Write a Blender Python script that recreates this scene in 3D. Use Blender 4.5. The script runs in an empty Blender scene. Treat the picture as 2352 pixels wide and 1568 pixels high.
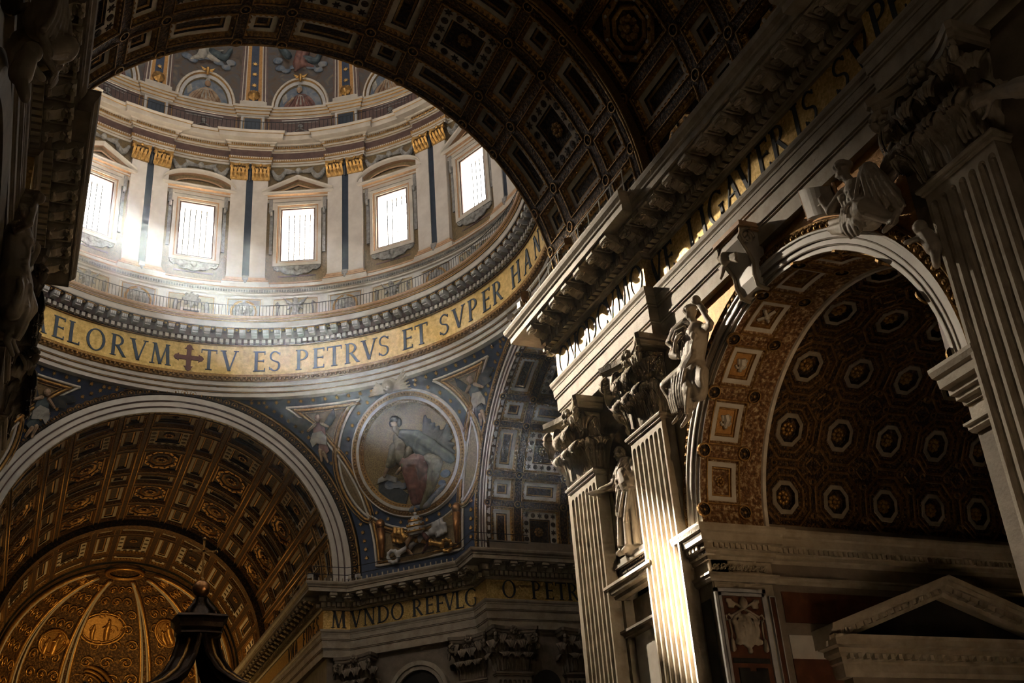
import bpy, math, random
import numpy as np
from mathutils import Matrix, Vector

# ------------------------------------------------------------------ camera
sc = bpy.context.scene
sc.view_settings.view_transform = 'Standard'
sc.view_settings.look = 'None'
sc.view_settings.gamma = 1.0
sc.view_settings.use_curve_mapping = False
sc.view_settings.exposure = 0.0
C = sc.collection

YAW, PITCH, ROLL = 0.4232, 0.4877, -0.078
cam = bpy.data.objects.new('camera', bpy.data.cameras.new('camera'))
C.objects.link(cam)
_f = Vector((math.sin(YAW) * math.cos(PITCH), math.cos(YAW) * math.cos(PITCH), math.sin(PITCH)))
_r = Vector((math.cos(YAW), -math.sin(YAW), 0))
_u = _r.cross(_f)
_r2 = _r * math.cos(ROLL) + _u * math.sin(ROLL)
_u2 = _u * math.cos(ROLL) - _r * math.sin(ROLL)
cam.matrix_world = Matrix(((_r2.x, _u2.x, -_f.x, -9.0324), (_r2.y, _u2.y, -_f.y, -59.8471), (_r2.z, _u2.z, -_f.z, 1.6), (0, 0, 0, 1)))
cam.data.sensor_fit = 'HORIZONTAL'
cam.data.sensor_width = 36.0
cam.data.lens = 2637.0 / 2352.0 * 36.0
cam.data.clip_end = 500
sc.camera = cam

# ------------------------------------------------------------------ light
PANE = 13.5            # daylight coming in through the drum windows
SUN = 440.0
HAZE = 0.00052
world = bpy.data.worlds.new('world'); sc.world = world
world.use_nodes = True
world.node_tree.nodes['Background'].inputs[0].default_value = (0.75, 0.85, 1.0, 1)
world.node_tree.nodes['Background'].inputs[1].default_value = 1.0
sun = bpy.data.objects.new('sun', bpy.data.lights.new('sun', 'SUN'))
sun.data.energy = SUN
sun.data.color = (1.0, 0.91, 0.79)
sun.data.angle = math.radians(1.6)
sun.rotation_euler = Vector((0.264, -0.717, -0.646)).to_track_quat('-Z', 'Y').to_euler()
C.objects.link(sun)


def area(name, loc, target, sx, sy, power, col):
    l = bpy.data.lights.new(name, 'AREA')
    l.shape = 'RECTANGLE'; l.size = sx; l.size_y = sy; l.energy = power; l.color = col
    o = bpy.data.objects.new(name, l); o.location = loc
    o.rotation_euler = (Vector(target) - Vector(loc)).to_track_quat('-Z', 'Y').to_euler()
    C.objects.link(o)
    return o


# dome lantern daylight, and two unseen fill lamps added behind the camera
area('lantern_daylight', (0, 0, 95.5), (0, 0, 0), 7, 7, 1800, (1.0, 0.93, 0.82))
area('nave_fill', (-10.6, -66, 31.5), (6, -30, 20), 5, 4, 270, (1.0, 0.80, 0.56))
area('facade_fill', (0, -78, 16), (2, 0, 22), 9, 12, 70, (1.0, 0.76, 0.5))

# floodlight standing on the ring gallery, left, aimed down at the right nave wall
fl = bpy.data.lights.new('cornice_floodlight', 'SPOT')
fl.energy = 330000; fl.color = (1.0, 0.86, 0.67); fl.spot_size = math.radians(24); fl.spot_blend = 1.0; fl.shadow_soft_size = .35
flo = bpy.data.objects.new('cornice_floodlight', fl); flo.location = (-13.1, 13.1, 47.0)
flo.rotation_euler = (Vector((10.4, -24.0, 18.5)) - Vector(flo.location)).to_track_quat('-Z', 'Y').to_euler()
C.objects.link(flo)

sc.cycles.use_denoising = True
sc.cycles.use_adaptive_sampling = True
sc.cycles.adaptive_threshold = .10
sc.cycles.adaptive_min_samples = 16
sc.cycles.use_light_tree = True
sc.cycles.max_bounces = 4
sc.cycles.diffuse_bounces = 3
sc.cycles.glossy_bounces = 2
sc.cycles.transmission_bounces = 2
sc.cycles.transparent_max_bounces = 8
sc.cycles.volume_bounces = 0
sc.cycles.sample_clamp_indirect = 25.0
sc.cycles.caustics_reflective = False
sc.cycles.caustics_refractive = False

random.seed(7)
PI = math.pi
R_ = math.radians


# ------------------------------------------------------------------ mesh helpers
class MB:
    def __init__(s):
        s.v = []; s.f = []; s.m = []

    def add(s, vs, fs, mi=0):
        o = len(s.v)
        s.v.extend([tuple(p) for p in vs])
        s.f.extend([tuple(i + o for i in f) for f in fs])
        s.m.extend([mi] * len(fs))
        return s

    def box(s, c, h, mi=0, rz=0.0):
        c0, s0 = math.cos(rz), math.sin(rz)
        vs = []
        for z in (-1, 1):
            for x, y in ((-1, -1), (1, -1), (1, 1), (-1, 1)):
                a, b = x * h[0], y * h[1]
                vs.append((c[0] + a * c0 - b * s0, c[1] + a * s0 + b * c0, c[2] + z * h[2]))
        return s.add(vs, [(3, 2, 1, 0), (4, 5, 6, 7), (0, 1, 5, 4), (1, 2, 6, 5), (2, 3, 7, 6), (3, 0, 4, 7)], mi)

    def bx(s, x0, x1, y0, y1, z0, z1, mi=0):
        return s.box(((x0 + x1) / 2, (y0 + y1) / 2, (z0 + z1) / 2), (abs(x1 - x0) / 2, abs(y1 - y0) / 2, abs(z1 - z0) / 2), mi)

    def grid(s, fn, nu, nv, mi=0, cu=False, cv=False):
        U = nu if cu else nu + 1
        V = nv if cv else nv + 1
        vs = [fn(i / nu, j / nv) for i in range(U) for j in range(V)]
        fs = []
        for i in range(nu):
            for j in range(nv):
                a = (i % U) * V + j % V; b = ((i + 1) % U) * V + j % V
                c = ((i + 1) % U) * V + (j + 1) % V; d = (i % U) * V + (j + 1) % V
                fs.append((a, b, c, d))
        return s.add(vs, fs, mi)

    def lathe(s, prof, n, mi=0, a0=0.0, a1=2 * PI, c=(0, 0, 0)):
        full = abs(a1 - a0 - 2 * PI) < 1e-6
        N = n if full else n + 1
        vs = []
        for i in range(N):
            a = a0 + (a1 - a0) * i / n
            for r, z in prof:
                vs.append((c[0] + r * math.sin(a), c[1] + r * math.cos(a), c[2] + z))
        k = len(prof); fs = []
        for i in range(n):
            for j in range(k - 1):
                b = ((i + 1) % N) * k
                fs.append((i * k + j, b + j, b + j + 1, i * k + j + 1))
        return s.add(vs, fs, mi)

    def tube(s, pts, rad, n=8, mi=0, caps=True):
        pts = [Vector(p) for p in pts]
        k = len(pts)
        if not hasattr(rad, '__len__'):
            rad = [rad] * k
        vs = []; ref = None
        for i, p in enumerate(pts):
            t = (pts[min(i + 1, k - 1)] - pts[max(i - 1, 0)]).normalized()
            if ref is None:
                ref = Vector((0, 0, 1)) if abs(t.z) < 0.9 else Vector((1, 0, 0))
            a = t.cross(ref).normalized(); b = t.cross(a).normalized(); ref = -b if False else ref
            for j in range(n):
                g = 2 * PI * j / n
                vs.append(p + (a * math.cos(g) + b * math.sin(g)) * rad[i])
        fs = [(i * n + j, i * n + (j + 1) % n, (i + 1) * n + (j + 1) % n, (i + 1) * n + j) for i in range(k - 1) for j in range(n)]
        if caps:
            fs += [tuple(range(n))[::-1], tuple((k - 1) * n + j for j in range(n))]
        return s.add(vs, fs, mi)

    def sphere(s, c, r, nu=10, nv=7, mi=0, M=None):
        if not hasattr(r, '__len__'):
            r = (r, r, r)
        vs = [Vector((0, 0, -r[2]))]
        for j in range(1, nv):
            e = -PI / 2 + PI * j / nv
            for i in range(nu):
                a = 2 * PI * i / nu
                vs.append(Vector((r[0] * math.cos(e) * math.cos(a), r[1] * math.cos(e) * math.sin(a), r[2] * math.sin(e))))
        vs.append(Vector((0, 0, r[2])))
        fs = []
        for i in range(nu):
            k = (i + 1) % nu
            fs.append((0, 1 + k, 1 + i))
            for j in range(nv - 2):
                a = 1 + j * nu
                fs.append((a + i, a + k, a + nu + k, a + nu + i))
            a = 1 + (nv - 2) * nu
            fs.append((a + i, a + k, len(vs) - 1))
        c = Vector(c)
        return s.add([(M @ p if M else p) + c for p in vs], fs, mi)

    def capsule(s, p0, p1, r0, r1, n=10, mi=0):
        p0 = Vector(p0); p1 = Vector(p1); d = (p1 - p0)
        L = max(d.length, 1e-6); t = d / L
        pts = [p0 - t * r0, p0 - t * r0 * .7, p0, p1, p1 + t * r1 * .7, p1 + t * r1]
        return s.tube(pts, [r0 * .05, r0 * .7, r0, r1, r1 * .7, r1 * .05], n, mi)

    def prism(s, poly, d0, d1, fn, mi=0):
        # poly: (u, v) outline, extruded from depth d0 to d1, mapped with fn(u, v, d)
        k = len(poly)
        vs = [fn(u, v, d0) for u, v in poly] + [fn(u, v, d1) for u, v in poly]
        fs = [tuple(range(k)), tuple(range(k, 2 * k))] + [(i, (i + 1) % k, k + (i + 1) % k, k + i) for i in range(k)]
        return s.add(vs, fs, mi)

    def sweep(s, path, prof, mi=0, closed=False, mis=None):
        # path: plan polyline; prof: (offset to the right of travel, z); mitred corners
        P = [Vector((p[0], p[1])) for p in path]; k = len(P); N = []
        for i in range(k):
            a = P[i - 1] if (i > 0 or closed) else None
            b = P[(i + 1) % k] if (i < k - 1 or closed) else None
            n1 = n2 = None
            if a is not None:
                d = (P[i] - a).normalized(); n1 = Vector((d.y, -d.x))
            if b is not None:
                d = (b - P[i]).normalized(); n2 = Vector((d.y, -d.x))
            if n1 is None: N.append(n2)
            elif n2 is None: N.append(n1)
            else:
                m = (n1 + n2)
                if m.length < 1e-4: N.append(n1)
                else:
                    m = m.normalized(); N.append(m / max(m.dot(n1), .3))
        vs = []
        for i in range(k):
            for o, z in prof:
                q = P[i] + N[i] * o
                vs.append((q.x, q.y, z))
        q = len(prof)
        for i in range(k if closed else k - 1):
            j = (i + 1) % k
            for a in range(q - 1):
                s.add([vs[i * q + a], vs[j * q + a], vs[j * q + a + 1], vs[i * q + a + 1]], [(0, 1, 2, 3)], mis[a] if mis else mi)
        return s

    def map(s, fn):
        s.v = [tuple(fn(*p)) for p in s.v]
        return s

    def mesh(s, name, mats, smooth=False):
        me = bpy.data.meshes.new(name)
        me.from_pydata([tuple(map(float, p)) for p in s.v], [], s.f)
        for m in (mats if isinstance(mats, (list, tuple)) else [mats]):
            me.materials.append(m)
        if any(s.m):
            me.polygons.foreach_set('material_index', s.m)
        if smooth:
            me.polygons.foreach_set('use_smooth', [True] * len(s.f))
        me.update()
        return me


def put(name, me, parent=None, loc=(0, 0, 0), rot=(0, 0, 0), scale=(1, 1, 1)):
    o = bpy.data.objects.new(name, me)
    C.objects.link(o)
    o.location = loc; o.rotation_euler = rot
    o.scale = scale if hasattr(scale, '__len__') else (scale,) * 3
    if parent: o.parent = parent
    return o


def obj(name, mb, mats, parent=None, loc=(0, 0, 0), rot=(0, 0, 0), smooth=False):
    return put(name, mb.mesh(name, mats, smooth), parent, loc, rot)


def empty(name, loc=(0, 0, 0), rot=(0, 0, 0), parent=None):
    o = bpy.data.objects.new(name, None); C.objects.link(o)
    o.empty_display_size = .3
    o.location = loc; o.rotation_euler = rot
    if parent: o.parent = parent
    return o


def tag(o, label=None, cat=None, group=None, kind=None):
    if label: o['label'] = label
    if cat: o['category'] = cat
    if group: o['group'] = group
    if kind: o['kind'] = kind
    return o


def struct(o, label, cat=None):
    return tag(o, label, cat, None, 'structure')


def copy_tree(o, parent=None):
    c = o.copy(); C.objects.link(c); c.parent = parent
    for ch in o.children:
        copy_tree(ch, c)
    return c


# ------------------------------------------------------------------ materials
MATS = {}


def mat(name, c1, c2=None, scale=2.0, rough=.7, metal=0.0, bump=.15, bscale=None, kind='noise', c3=None, dist=.05, spec=.5, detail=5):
    m = bpy.data.materials.new(name); m.use_nodes = True
    nt = m.node_tree; N = nt.nodes; L = nt.links
    b = N['Principled BSDF']
    b.inputs['Roughness'].default_value = rough
    b.inputs['Metallic'].default_value = metal
    b.inputs['Specular IOR Level'].default_value = spec
    c2 = c2 or c1
    tc = N.new('ShaderNodeTexCoord')
    if kind == 'voronoi':
        t = N.new('ShaderNodeTexVoronoi'); t.inputs['Scale'].default_value = scale; out = t.outputs['Color']
        sep = N.new('ShaderNodeSeparateColor'); L.new(out, sep.inputs[0]); out = sep.outputs[0]
    else:
        t = N.new('ShaderNodeTexNoise'); t.inputs['Scale'].default_value = scale; t.inputs['Detail'].default_value = detail
        t.inputs['Roughness'].default_value = .62
        out = t.outputs['Fac']
    L.new(tc.outputs['Object'], t.inputs['Vector'])
    r = N.new('ShaderNodeValToRGB')
    e = r.color_ramp.elements
    lo, hi = (.33, .67) if kind != 'voronoi' else (0, 1)
    e[0].position = lo; e[0].color = (*c1, 1)
    e[1].position = hi; e[1].color = (*c2, 1)
    if c3:
        k = e.new((lo + hi) / 2); k.color = (*c3, 1)
    L.new(out, r.inputs[0]); L.new(r.outputs[0], b.inputs['Base Color'])
    if bump:
        t2 = t
        if bscale:
            t2 = N.new('ShaderNodeTexNoise') if kind != 'carve' else N.new('ShaderNodeTexVoronoi')
            t2.inputs['Scale'].default_value = bscale
            L.new(tc.outputs['Object'], t2.inputs['Vector'])
            o2 = t2.outputs['Fac'] if kind != 'carve' else t2.outputs['Distance']
        else:
            o2 = out
        bp = N.new('ShaderNodeBump'); bp.inputs['Strength'].default_value = bump; bp.inputs['Distance'].default_value = dist
        L.new(o2, bp.inputs['Height']); L.new(bp.outputs[0], b.inputs['Normal'])
    MATS[name] = m
    return m


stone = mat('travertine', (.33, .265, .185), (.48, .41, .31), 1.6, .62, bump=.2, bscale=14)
stone_d = mat('dark_travertine', (.17, .13, .09), (.27, .215, .155), 1.2, .7, bump=.2, bscale=12)  # darker copy of the travertine; shade of dim walls and niches sits in its colour
marble = mat('white_marble', (.48, .43, .365), (.63, .585, .515), .9, .45, bump=.06, bscale=9)
marble_g = mat('grey_marble', (.44, .43, .42), (.60, .59, .58), 2.2, .5, bump=.05, bscale=8)
statue_m = mat('statue_marble', (.38, .315, .24), (.50, .435, .345), 2.5, .55, bump=.12, bscale=20)
stucco = mat('white_stucco', (.52, .46, .385), (.66, .60, .51), 3, .6, bump=.1, bscale=25)
gold = mat('gilding', (.46, .24, .06), (.70, .42, .13), 5, .34, .85, bump=.5, bscale=16)
gold_d = mat('dull_gilding', (.28, .14, .035), (.52, .30, .09), 6, .42, .75, bump=.6, bscale=14)
relief = mat('gilt_relief_ground', (.018, .008, .004), (.20, .105, .032), 7.5, .45, .45, bump=1.0, c3=(.045, .021, .008), dist=.12, detail=3)
relief_f = mat('fine_gilt_relief', (.035, .016, .006), (.34, .19, .06), 5.0, .42, .5, bump=1.0, c3=(.085, .042, .014), dist=.10, detail=4)
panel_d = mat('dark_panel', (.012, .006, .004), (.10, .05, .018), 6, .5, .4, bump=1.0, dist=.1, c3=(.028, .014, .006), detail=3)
mosaic = mat('gold_mosaic', (.62, .38, .09), (.95, .70, .28), 12, .33, .5, bump=.55, kind='voronoi', dist=.03)
mosaic_w = mat('pale_gold_mosaic', (.46, .30, .075), (.78, .56, .20), 3.2, .45, .5, bump=.3, bscale=16, detail=8)
letter_m = mat('dark_letters', (.010, .012, .018), (.022, .026, .036), 6, .5, bump=0)
letter_b = mat('blue_letters', (.018, .040, .075), (.030, .062, .105), 6, .5, bump=0)
blue = mat('blue_enamel', (.010, .021, .055), (.022, .040, .090), 2.5, .45, bump=.1, bscale=18)
bluegrey = mat('blue_grey_marble', (.016, .026, .046), (.032, .046, .072), 1.5, .4, bump=.05, bscale=9)
pinkish = mat('veined_pilaster_marble', (.56, .51, .46), (.68, .63, .575), 1.1, .5, bump=.05, bscale=7)
ochre = mat('ochre_ground', (.15, .098, .04), (.27, .185, .082), 7, .6, .2, bump=.4, bscale=22)
porph = mat('purple_brown_marble', (.085, .045, .040), (.15, .085, .07), 2, .5, bump=.05, bscale=8)
redm = mat('red_marble', (.085, .028, .015), (.17, .065, .03), 1.8, .4, bump=.08, c3=(.11, .038, .018))
orange = mat('orange_mosaic_ground', (.42, .20, .05), (.58, .31, .09), 6, .5, .3, bump=.35, bscale=30)
dark_in = mat('black_marble_and_shade', (.012, .011, .011), (.030, .027, .024), 2, .35, bump=.05)  # inlays and blocks; also the shade painted into the loggia and far niche
bronze = mat('dark_bronze', (.018, .010, .006), (.055, .030, .014), 3, .38, .8, bump=.3, bscale=12)
bronze_g = mat('gilt_bronze', (.30, .13, .045), (.48, .24, .09), 3, .35, .85, bump=.2, bscale=9)
iron = mat('black_iron', (.012, .012, .014), (.03, .03, .034), 8, .5, .5, bump=0)
gilt_line = mat('gilt_moulding', (.27, .14, .045), (.46, .27, .09), 9, .4, .7, bump=.5, bscale=30)
shade_o = mat('terracotta_trim', (.42, .24, .12), (.55, .34, .19), 4, .6, bump=.1, bscale=16)
greyrel = mat('grey_relief', (.16, .15, .14), (.36, .35, .33), 3.5, .65, bump=.5, bscale=14)
redcross = mat('red_cross', (.11, .025, .018), (.17, .045, .03), 5, .55, bump=.2, bscale=20)
floor_m = mat('marble_floor', (.04, .032, .025), (.08, .066, .052), .8, .3, bump=0)
void_m = mat('dark_plaster', (.05, .042, .034), (.08, .07, .055), 1, .9, bump=0)  # even dark tone for outer walls, roof and hidden shells
fixture = mat('white_enamel', (.75, .75, .75), (.8, .8, .8), 4, .35, bump=0)

pane_m = bpy.data.materials.new('window_glass_daylight'); pane_m.use_nodes = True
_nt = pane_m.node_tree
for n in list(_nt.nodes):
    if n.type != 'OUTPUT_MATERIAL': _nt.nodes.remove(n)
_o = [n for n in _nt.nodes][0]
_e = _nt.nodes.new('ShaderNodeEmission'); _t = _nt.nodes.new('ShaderNodeBsdfTransparent'); _a = _nt.nodes.new('ShaderNodeAddShader')
_e.inputs[0].default_value = (1.0, .95, .87, 1); _e.inputs[1].default_value = PANE
_nt.links.new(_e.outputs[0], _a.inputs[0]); _nt.links.new(_t.outputs[0], _a.inputs[1]); _nt.links.new(_a.outputs[0], _o.inputs[0])


def paint(name, cols, scale=1.2, rough=.55):
    """soft painted clouds / drapery: several colours in drifting noise"""
    m = bpy.data.materials.new(name); m.use_nodes = True
    nt = m.node_tree; N = nt.nodes; L = nt.links; b = N['Principled BSDF']
    b.inputs['Roughness'].default_value = rough
    tc = N.new('ShaderNodeTexCoord'); t = N.new('ShaderNodeTexNoise')
    t.inputs['Scale'].default_value = scale; t.inputs['Detail'].default_value = 4; t.inputs['Distortion'].default_value = 1.2
    L.new(tc.outputs['Object'], t.inputs['Vector'])
    r = N.new('ShaderNodeValToRGB'); e = r.color_ramp.elements
    e[0].position = .28; e[0].color = (*cols[0], 1); e[1].position = .72; e[1].color = (*cols[-1], 1)
    for i, c in enumerate(cols[1:-1]):
        k = e.new(.28 + .44 * (i + 1) / (len(cols) - 1)); k.color = (*c, 1)
    L.new(t.outputs['Fac'], r.inputs[0]); L.new(r.outputs[0], b.inputs['Base Color'])
    return m


sky_paint = paint('painted_sky', [(.045, .026, .016), (.11, .066, .036), (.075, .07, .075), (.19, .13, .08)], .8)
cloud_paint = paint('painted_clouds', [(.05, .08, .14), (.14, .17, .22), (.26, .25, .24)], 1.6)
flesh_paint = paint('painted_figure', [(.20, .10, .05), (.34, .22, .13), (.46, .36, .25)], 1.8)
red_paint = paint('painted_red_robe', [(.08, .030, .022), (.18, .07, .055), (.27, .13, .10)], 1.5)
blue_paint = paint('painted_blue_robe', [(.016, .026, .036), (.045, .068, .082), (.11, .14, .145)], 1.2)
olive_paint = paint('painted_olive_cloth', [(.06, .05, .025), (.15, .13, .07), (.26, .25, .17)], 1.4)
dark_paint = paint('painted_dark_wing', [(.010, .012, .015), (.025, .030, .036), (.06, .055, .045)], 2.0)
dot_gold = mat('dotted_gold_mosaic', (.17, .11, .045), (.42, .30, .12), 24, .5, .3, bump=.3, kind='voronoi', dist=.02)
white_paint = paint('painted_white_cloth', [(.20, .19, .17), (.36, .34, .30), (.46, .44, .40)], 1.6)


# ------------------------------------------------------------------ sculpture helper: volumes fused into one skin
def fuse(name, mb, material, voxel=.06, smooth=2, dec=None):
    me = mb.mesh(name + '_src', material)
    o = bpy.data.objects.new(name + '_src', me); C.objects.link(o)
    r = o.modifiers.new('r', 'REMESH'); r.mode = 'VOXEL'; r.voxel_size = voxel; r.use_smooth_shade = True
    if smooth:
        s = o.modifiers.new('s', 'SMOOTH'); s.factor = .5; s.iterations = smooth
    if dec:
        d = o.modifiers.new('d', 'DECIMATE'); d.ratio = dec
    dg = bpy.context.evaluated_depsgraph_get()
    out = bpy.data.meshes.new_from_object(o.evaluated_get(dg))
    out.name = name
    bpy.data.objects.remove(o); bpy.data.meshes.remove(me)
    out.materials.clear(); out.materials.append(material)
    out.polygons.foreach_set('use_smooth', [True] * len(out.polygons))
    return out


def hand(mb, c, d, nrm, k=1.0):
    """palm and five bent fingers: c wrist, d direction, nrm palm normal"""
    c = Vector(c); d = Vector(d).normalized(); nrm = Vector(nrm); nrm = (nrm - d * nrm.dot(d)).normalized(); s = d.cross(nrm)
    mb.capsule(c, c + d * .09 * k, .035 * k, .045 * k, 8)
    for i, L in enumerate((.075, .085, .08, .065)):
        b = c + d * .10 * k + s * (.033 - .022 * i) * k
        m_ = b + d * L * .6 * k + nrm * .008 * k; e = m_ + d * L * .45 * k + nrm * .028 * k
        mb.capsule(b, m_, .0125 * k, .0115 * k, 6); mb.capsule(m_, e, .0115 * k, .009 * k, 6)
    b = c + d * .03 * k + s * .04 * k; m_ = b + (d * .5 + s * .8).normalized() * .06 * k; e = m_ + (d * .8 + s * .2 + nrm * .4).normalized() * .045 * k
    mb.capsule(b, m_, .016 * k, .014 * k, 6); mb.capsule(m_, e, .014 * k, .010 * k, 6)


def head(mb, c, f, k=1.0, hair=0):
    """head at c looking along f"""
    c = Vector(c); f = Vector(f).normalized(); up = Vector((0, 0, 1)); s = f.cross(up).normalized(); up = s.cross(f)
    Mx = Matrix((s, f, up)).transposed()
    mb.sphere(c, (.078 * k, .098 * k, .115 * k), 14, 10, 0, Mx)
    mb.sphere(c + (f * .03 - up * .06) * k, (.058 * k, .068 * k, .07 * k), 10, 8, 0, Mx)
    mb.capsule(c + (f * .085 + up * .01) * k, c + (f * .115 - up * .028) * k, .012 * k, .018 * k, 7)
    for e in (-1, 1):
        mb.sphere(c + (f * .075 + s * e * .034 + up * .018) * k, .020 * k, 7, 5)
        mb.capsule(c + (f * .09 + s * e * .012 + up * .04) * k, c + (f * .075 + s * e * .055 + up * .036) * k, .010 * k, .009 * k, 6)
        mb.sphere(c + (s * e * .083 - f * .005) * k, (.018 * k, .025 * k, .035 * k), 7, 5, 0, Mx)
        mb.sphere(c + (f * .06 + s * e * .04 - up * .035) * k, .03 * k, 7, 5)
    mb.capsule(c + (f * .10 - up * .055 - s * .022) * k, c + (f * .10 - up * .055 + s * .022) * k, .011 * k, .011 * k, 6)
    mb.sphere(c + (f * .085 - up * .095) * k, .027 * k, 7, 5)
    if hair:
        for i in range(26):
            a = 2 * PI * i / 13 + (i // 13) * .24; el = .15 + .55 * (i // 13)
            v = (s * math.cos(a) + f * math.sin(a)) * math.cos(el) + up * (math.sin(el) + .15)
            if v.dot(f) > .62 and v.dot(up) < .7: continue
            mb.sphere(c + Vector((v.x, v.y, v.z)) * .105 * k, .034 * k * hair, 6, 5)
        mb.sphere(c - f * .10 * k + up * .02 * k, .06 * k * hair, 8, 6)


# ------------------------------------------------------------------ roman capitals
def _ring(cx, cy, rx, ry, wx, wy, a0=0, a1=360, n=22):
    out = []
    for i in range(n):
        A = R_(a0 + (a1 - a0) * i / n); B = R_(a0 + (a1 - a0) * (i + 1) / n)
        out.append([(cx + rx * math.cos(A), cy + ry * math.sin(A)), (cx + rx * math.cos(B), cy + ry * math.sin(B)),
                    (cx + (rx - wx) * math.cos(B), cy + (ry - wy) * math.sin(B)), (cx + (rx - wx) * math.cos(A), cy + (ry - wy) * math.sin(A))])
    return out


def _ln(x0, y0, x1, y1, w):
    # stroke of horizontal width w
    return [(x0 - w / 2, y0), (x0 + w / 2, y0), (x1 + w / 2, y1), (x1 - w / 2, y1)]


def _hb(x0, x1, y, h=.055):
    return [(x0, y - h / 2), (x1, y - h / 2), (x1, y + h / 2), (x0, y + h / 2)]


def _sf(x, y, w=.2):
    y = min(max(y, .02), .98)
    return [(x - w / 2, y - .02), (x + w / 2, y - .02), (x + w / 2, y + .02), (x - w / 2, y + .02)]


def _vs(x, y, h=.16):
    return [(x - .02, y - h / 2), (x + .02, y - h / 2), (x + .02, y + h / 2), (x - .02, y + h / 2)]


TK, TN = .14, .065


def _stem(x):
    return [_ln(x, 0, x, 1, TK), _sf(x, 0, .26), _sf(x, 1, .26)]


GL = {
    'I': (.3, _stem(.15)),
    'L': (.55, _stem(.13) + [_hb(.13, .53, .03), _vs(.51, .08)]),
    'E': (.55, _stem(.13) + [_hb(.13, .5, .03), _hb(.13, .46, .52), _hb(.13, .5, .97), _vs(.5, .08), _vs(.45, .52, .13), _vs(.5, .92)]),
    'F': (.5, _stem(.13) + [_hb(.13, .43, .5), _hb(.13, .5, .97), _vs(.43, .5, .13), _vs(.5, .92)]),
    'T': (.7, [_ln(.35, 0, .35, 1, TK), _sf(.35, 0, .28), _hb(.02, .68, .97), _vs(.03, .9, .18), _vs(.67, .9, .18)]),
    'H': (.78, _stem(.13) + _stem(.65) + [_hb(.13, .65, .51)]),
    'N': (.8, [_ln(.13, 0, .13, 1, TN), _ln(.67, 0, .67, 1, TN), _ln(.13, 1, .67, 0, TK * 1.15), _sf(.13, 0, .24), _sf(.11, 1, .2), _sf(.67, 1, .24)]),
    'M': (.92, [_ln(.12, 0, .2, 1, TN), _ln(.8, 0, .72, 1, TK), _ln(.2, 1, .46, 0, TK), _ln(.46, 0, .72, 1, TN), _sf(.12, 0, .22), _sf(.8, 0, .26), _sf(.17, 1, .18), _sf(.75, 1, .18)]),
    'V': (.76, [_ln(.1, 1, .38, 0, TK), _ln(.66, 1, .38, 0, TN), _sf(.1, 1, .26), _sf(.66, 1, .22)]),
    'A': (.76, [_ln(.1, 0, .38, 1, TN), _ln(.66, 0, .38, 1, TK), _sf(.1, 0, .22), _sf(.66, 0, .26), _hb(.2, .57, .36, .05)]),
    'O': (.86, _ring(.43, .5, .41, .52, .12, .05)),
    'Q': (.9, _ring(.43, .5, .41, .52, .12, .05) + [[(.42, .06), (.56, .04), (.95, -.2), (.8, -.2)]]),
    'C': (.72, _ring(.44, .5, .42, .52, .12, .05, 42, 318) + [_vs(.73, .83, .14), _vs(.73, .17, .1)]),
    'G': (.78, _ring(.44, .5, .42, .52, .12, .05, 42, 318) + [_vs(.73, .83, .14), _ln(.69, .12, .69, .45, TK * .9), _sf(.69, .45, .24)]),
    'D': (.8, _stem(.13) + _ring(.26, .5, .5, .5, .12, .05, -90, 90, 14) + [_hb(.13, .27, .03, .05), _hb(.13, .27, .97, .05)]),
    'P': (.58, _stem(.13) + _ring(.24, .735, .31, .265, .11, .045, -90, 90, 12) + [_hb(.13, .25, .49, .045), _hb(.13, .25, .977, .045)]),
    'R': (.68, _stem(.13) + _ring(.24, .735, .31, .265, .11, .045, -90, 90, 12) + [_hb(.13, .25, .49, .045), _hb(.13, .25, .977, .045), _ln(.3, .49, .62, 0, TK), _sf(.64, .0, .12)]),
    'S': (.54, _ring(.27, .745, .23, .255, .075, .05, 30, 232, 14) + _ring(.27, .265, .24, .265, .085, .05, -150, 52, 14)
          + [[(.10, .60), (.16, .53), (.46, .38), (.42, .47)], _vs(.48, .86, .13), _vs(.045, .15, .13)]),
}
_gm = {}


def glyph(ch, h, material, flip=False):
    key = (ch, round(h, 3), material.name)
    if key not in _gm:
        w, polys = GL[ch]; mb = MB()
        for p in polys:
            mb.prism([((u - w / 2) * h, (v - .5) * h) for u, v in p], 0, .035, lambda u, v, d: (u, -d, v))
        _gm[key] = mb.mesh('letter_' + ch.lower(), material)
    return _gm[key]
# ------------------------------------------------------------------ shell of the building
RW1, RW2 = 10.45, 10.85            # frieze planes of the nave wall: projecting over the pilasters / recessed over the arch
mb = MB(); mb.bx(-46, 46, -84, 75, -.3, 0)
struct(obj('floor', mb, floor_m), 'polished marble floor of the basilica')
mb = MB(); mb.lathe([(20.95, 44.2), (110, 44.2)], 64)
struct(obj('roof', mb, void_m), 'flat roof around the foot of the dome')
for nm, b in (('wall_outer_right', (46, 46.5, -84, 75)), ('wall_outer_left', (-46.5, -46, -84, 75)), ('wall_outer_front', (-46, 46, -84.5, -84)), ('wall_outer_back', (-46, 46, 75, 75.5))):
    mb = MB(); mb.bx(*b, 0, 44.2)
    struct(obj(nm, mb, void_m), 'plain outer wall of the basilica')

# ------------------------------------------------------------------ coffered vaults
def cyl(R, s, t, d):
    a = s / R
    return ((R + d) * math.sin(a), t, (R + d) * math.cos(a))


def rect_loop(hs, ht, n, m=1):
    p = []
    for i in range(n): p.append((-hs + 2 * hs * i / n, -ht))
    for i in range(m): p.append((hs, -ht + 2 * ht * i / m))
    for i in range(n): p.append((hs - 2 * hs * i / n, ht))
    for i in range(m): p.append((-hs, ht - 2 * ht * i / m))
    return p


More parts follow.
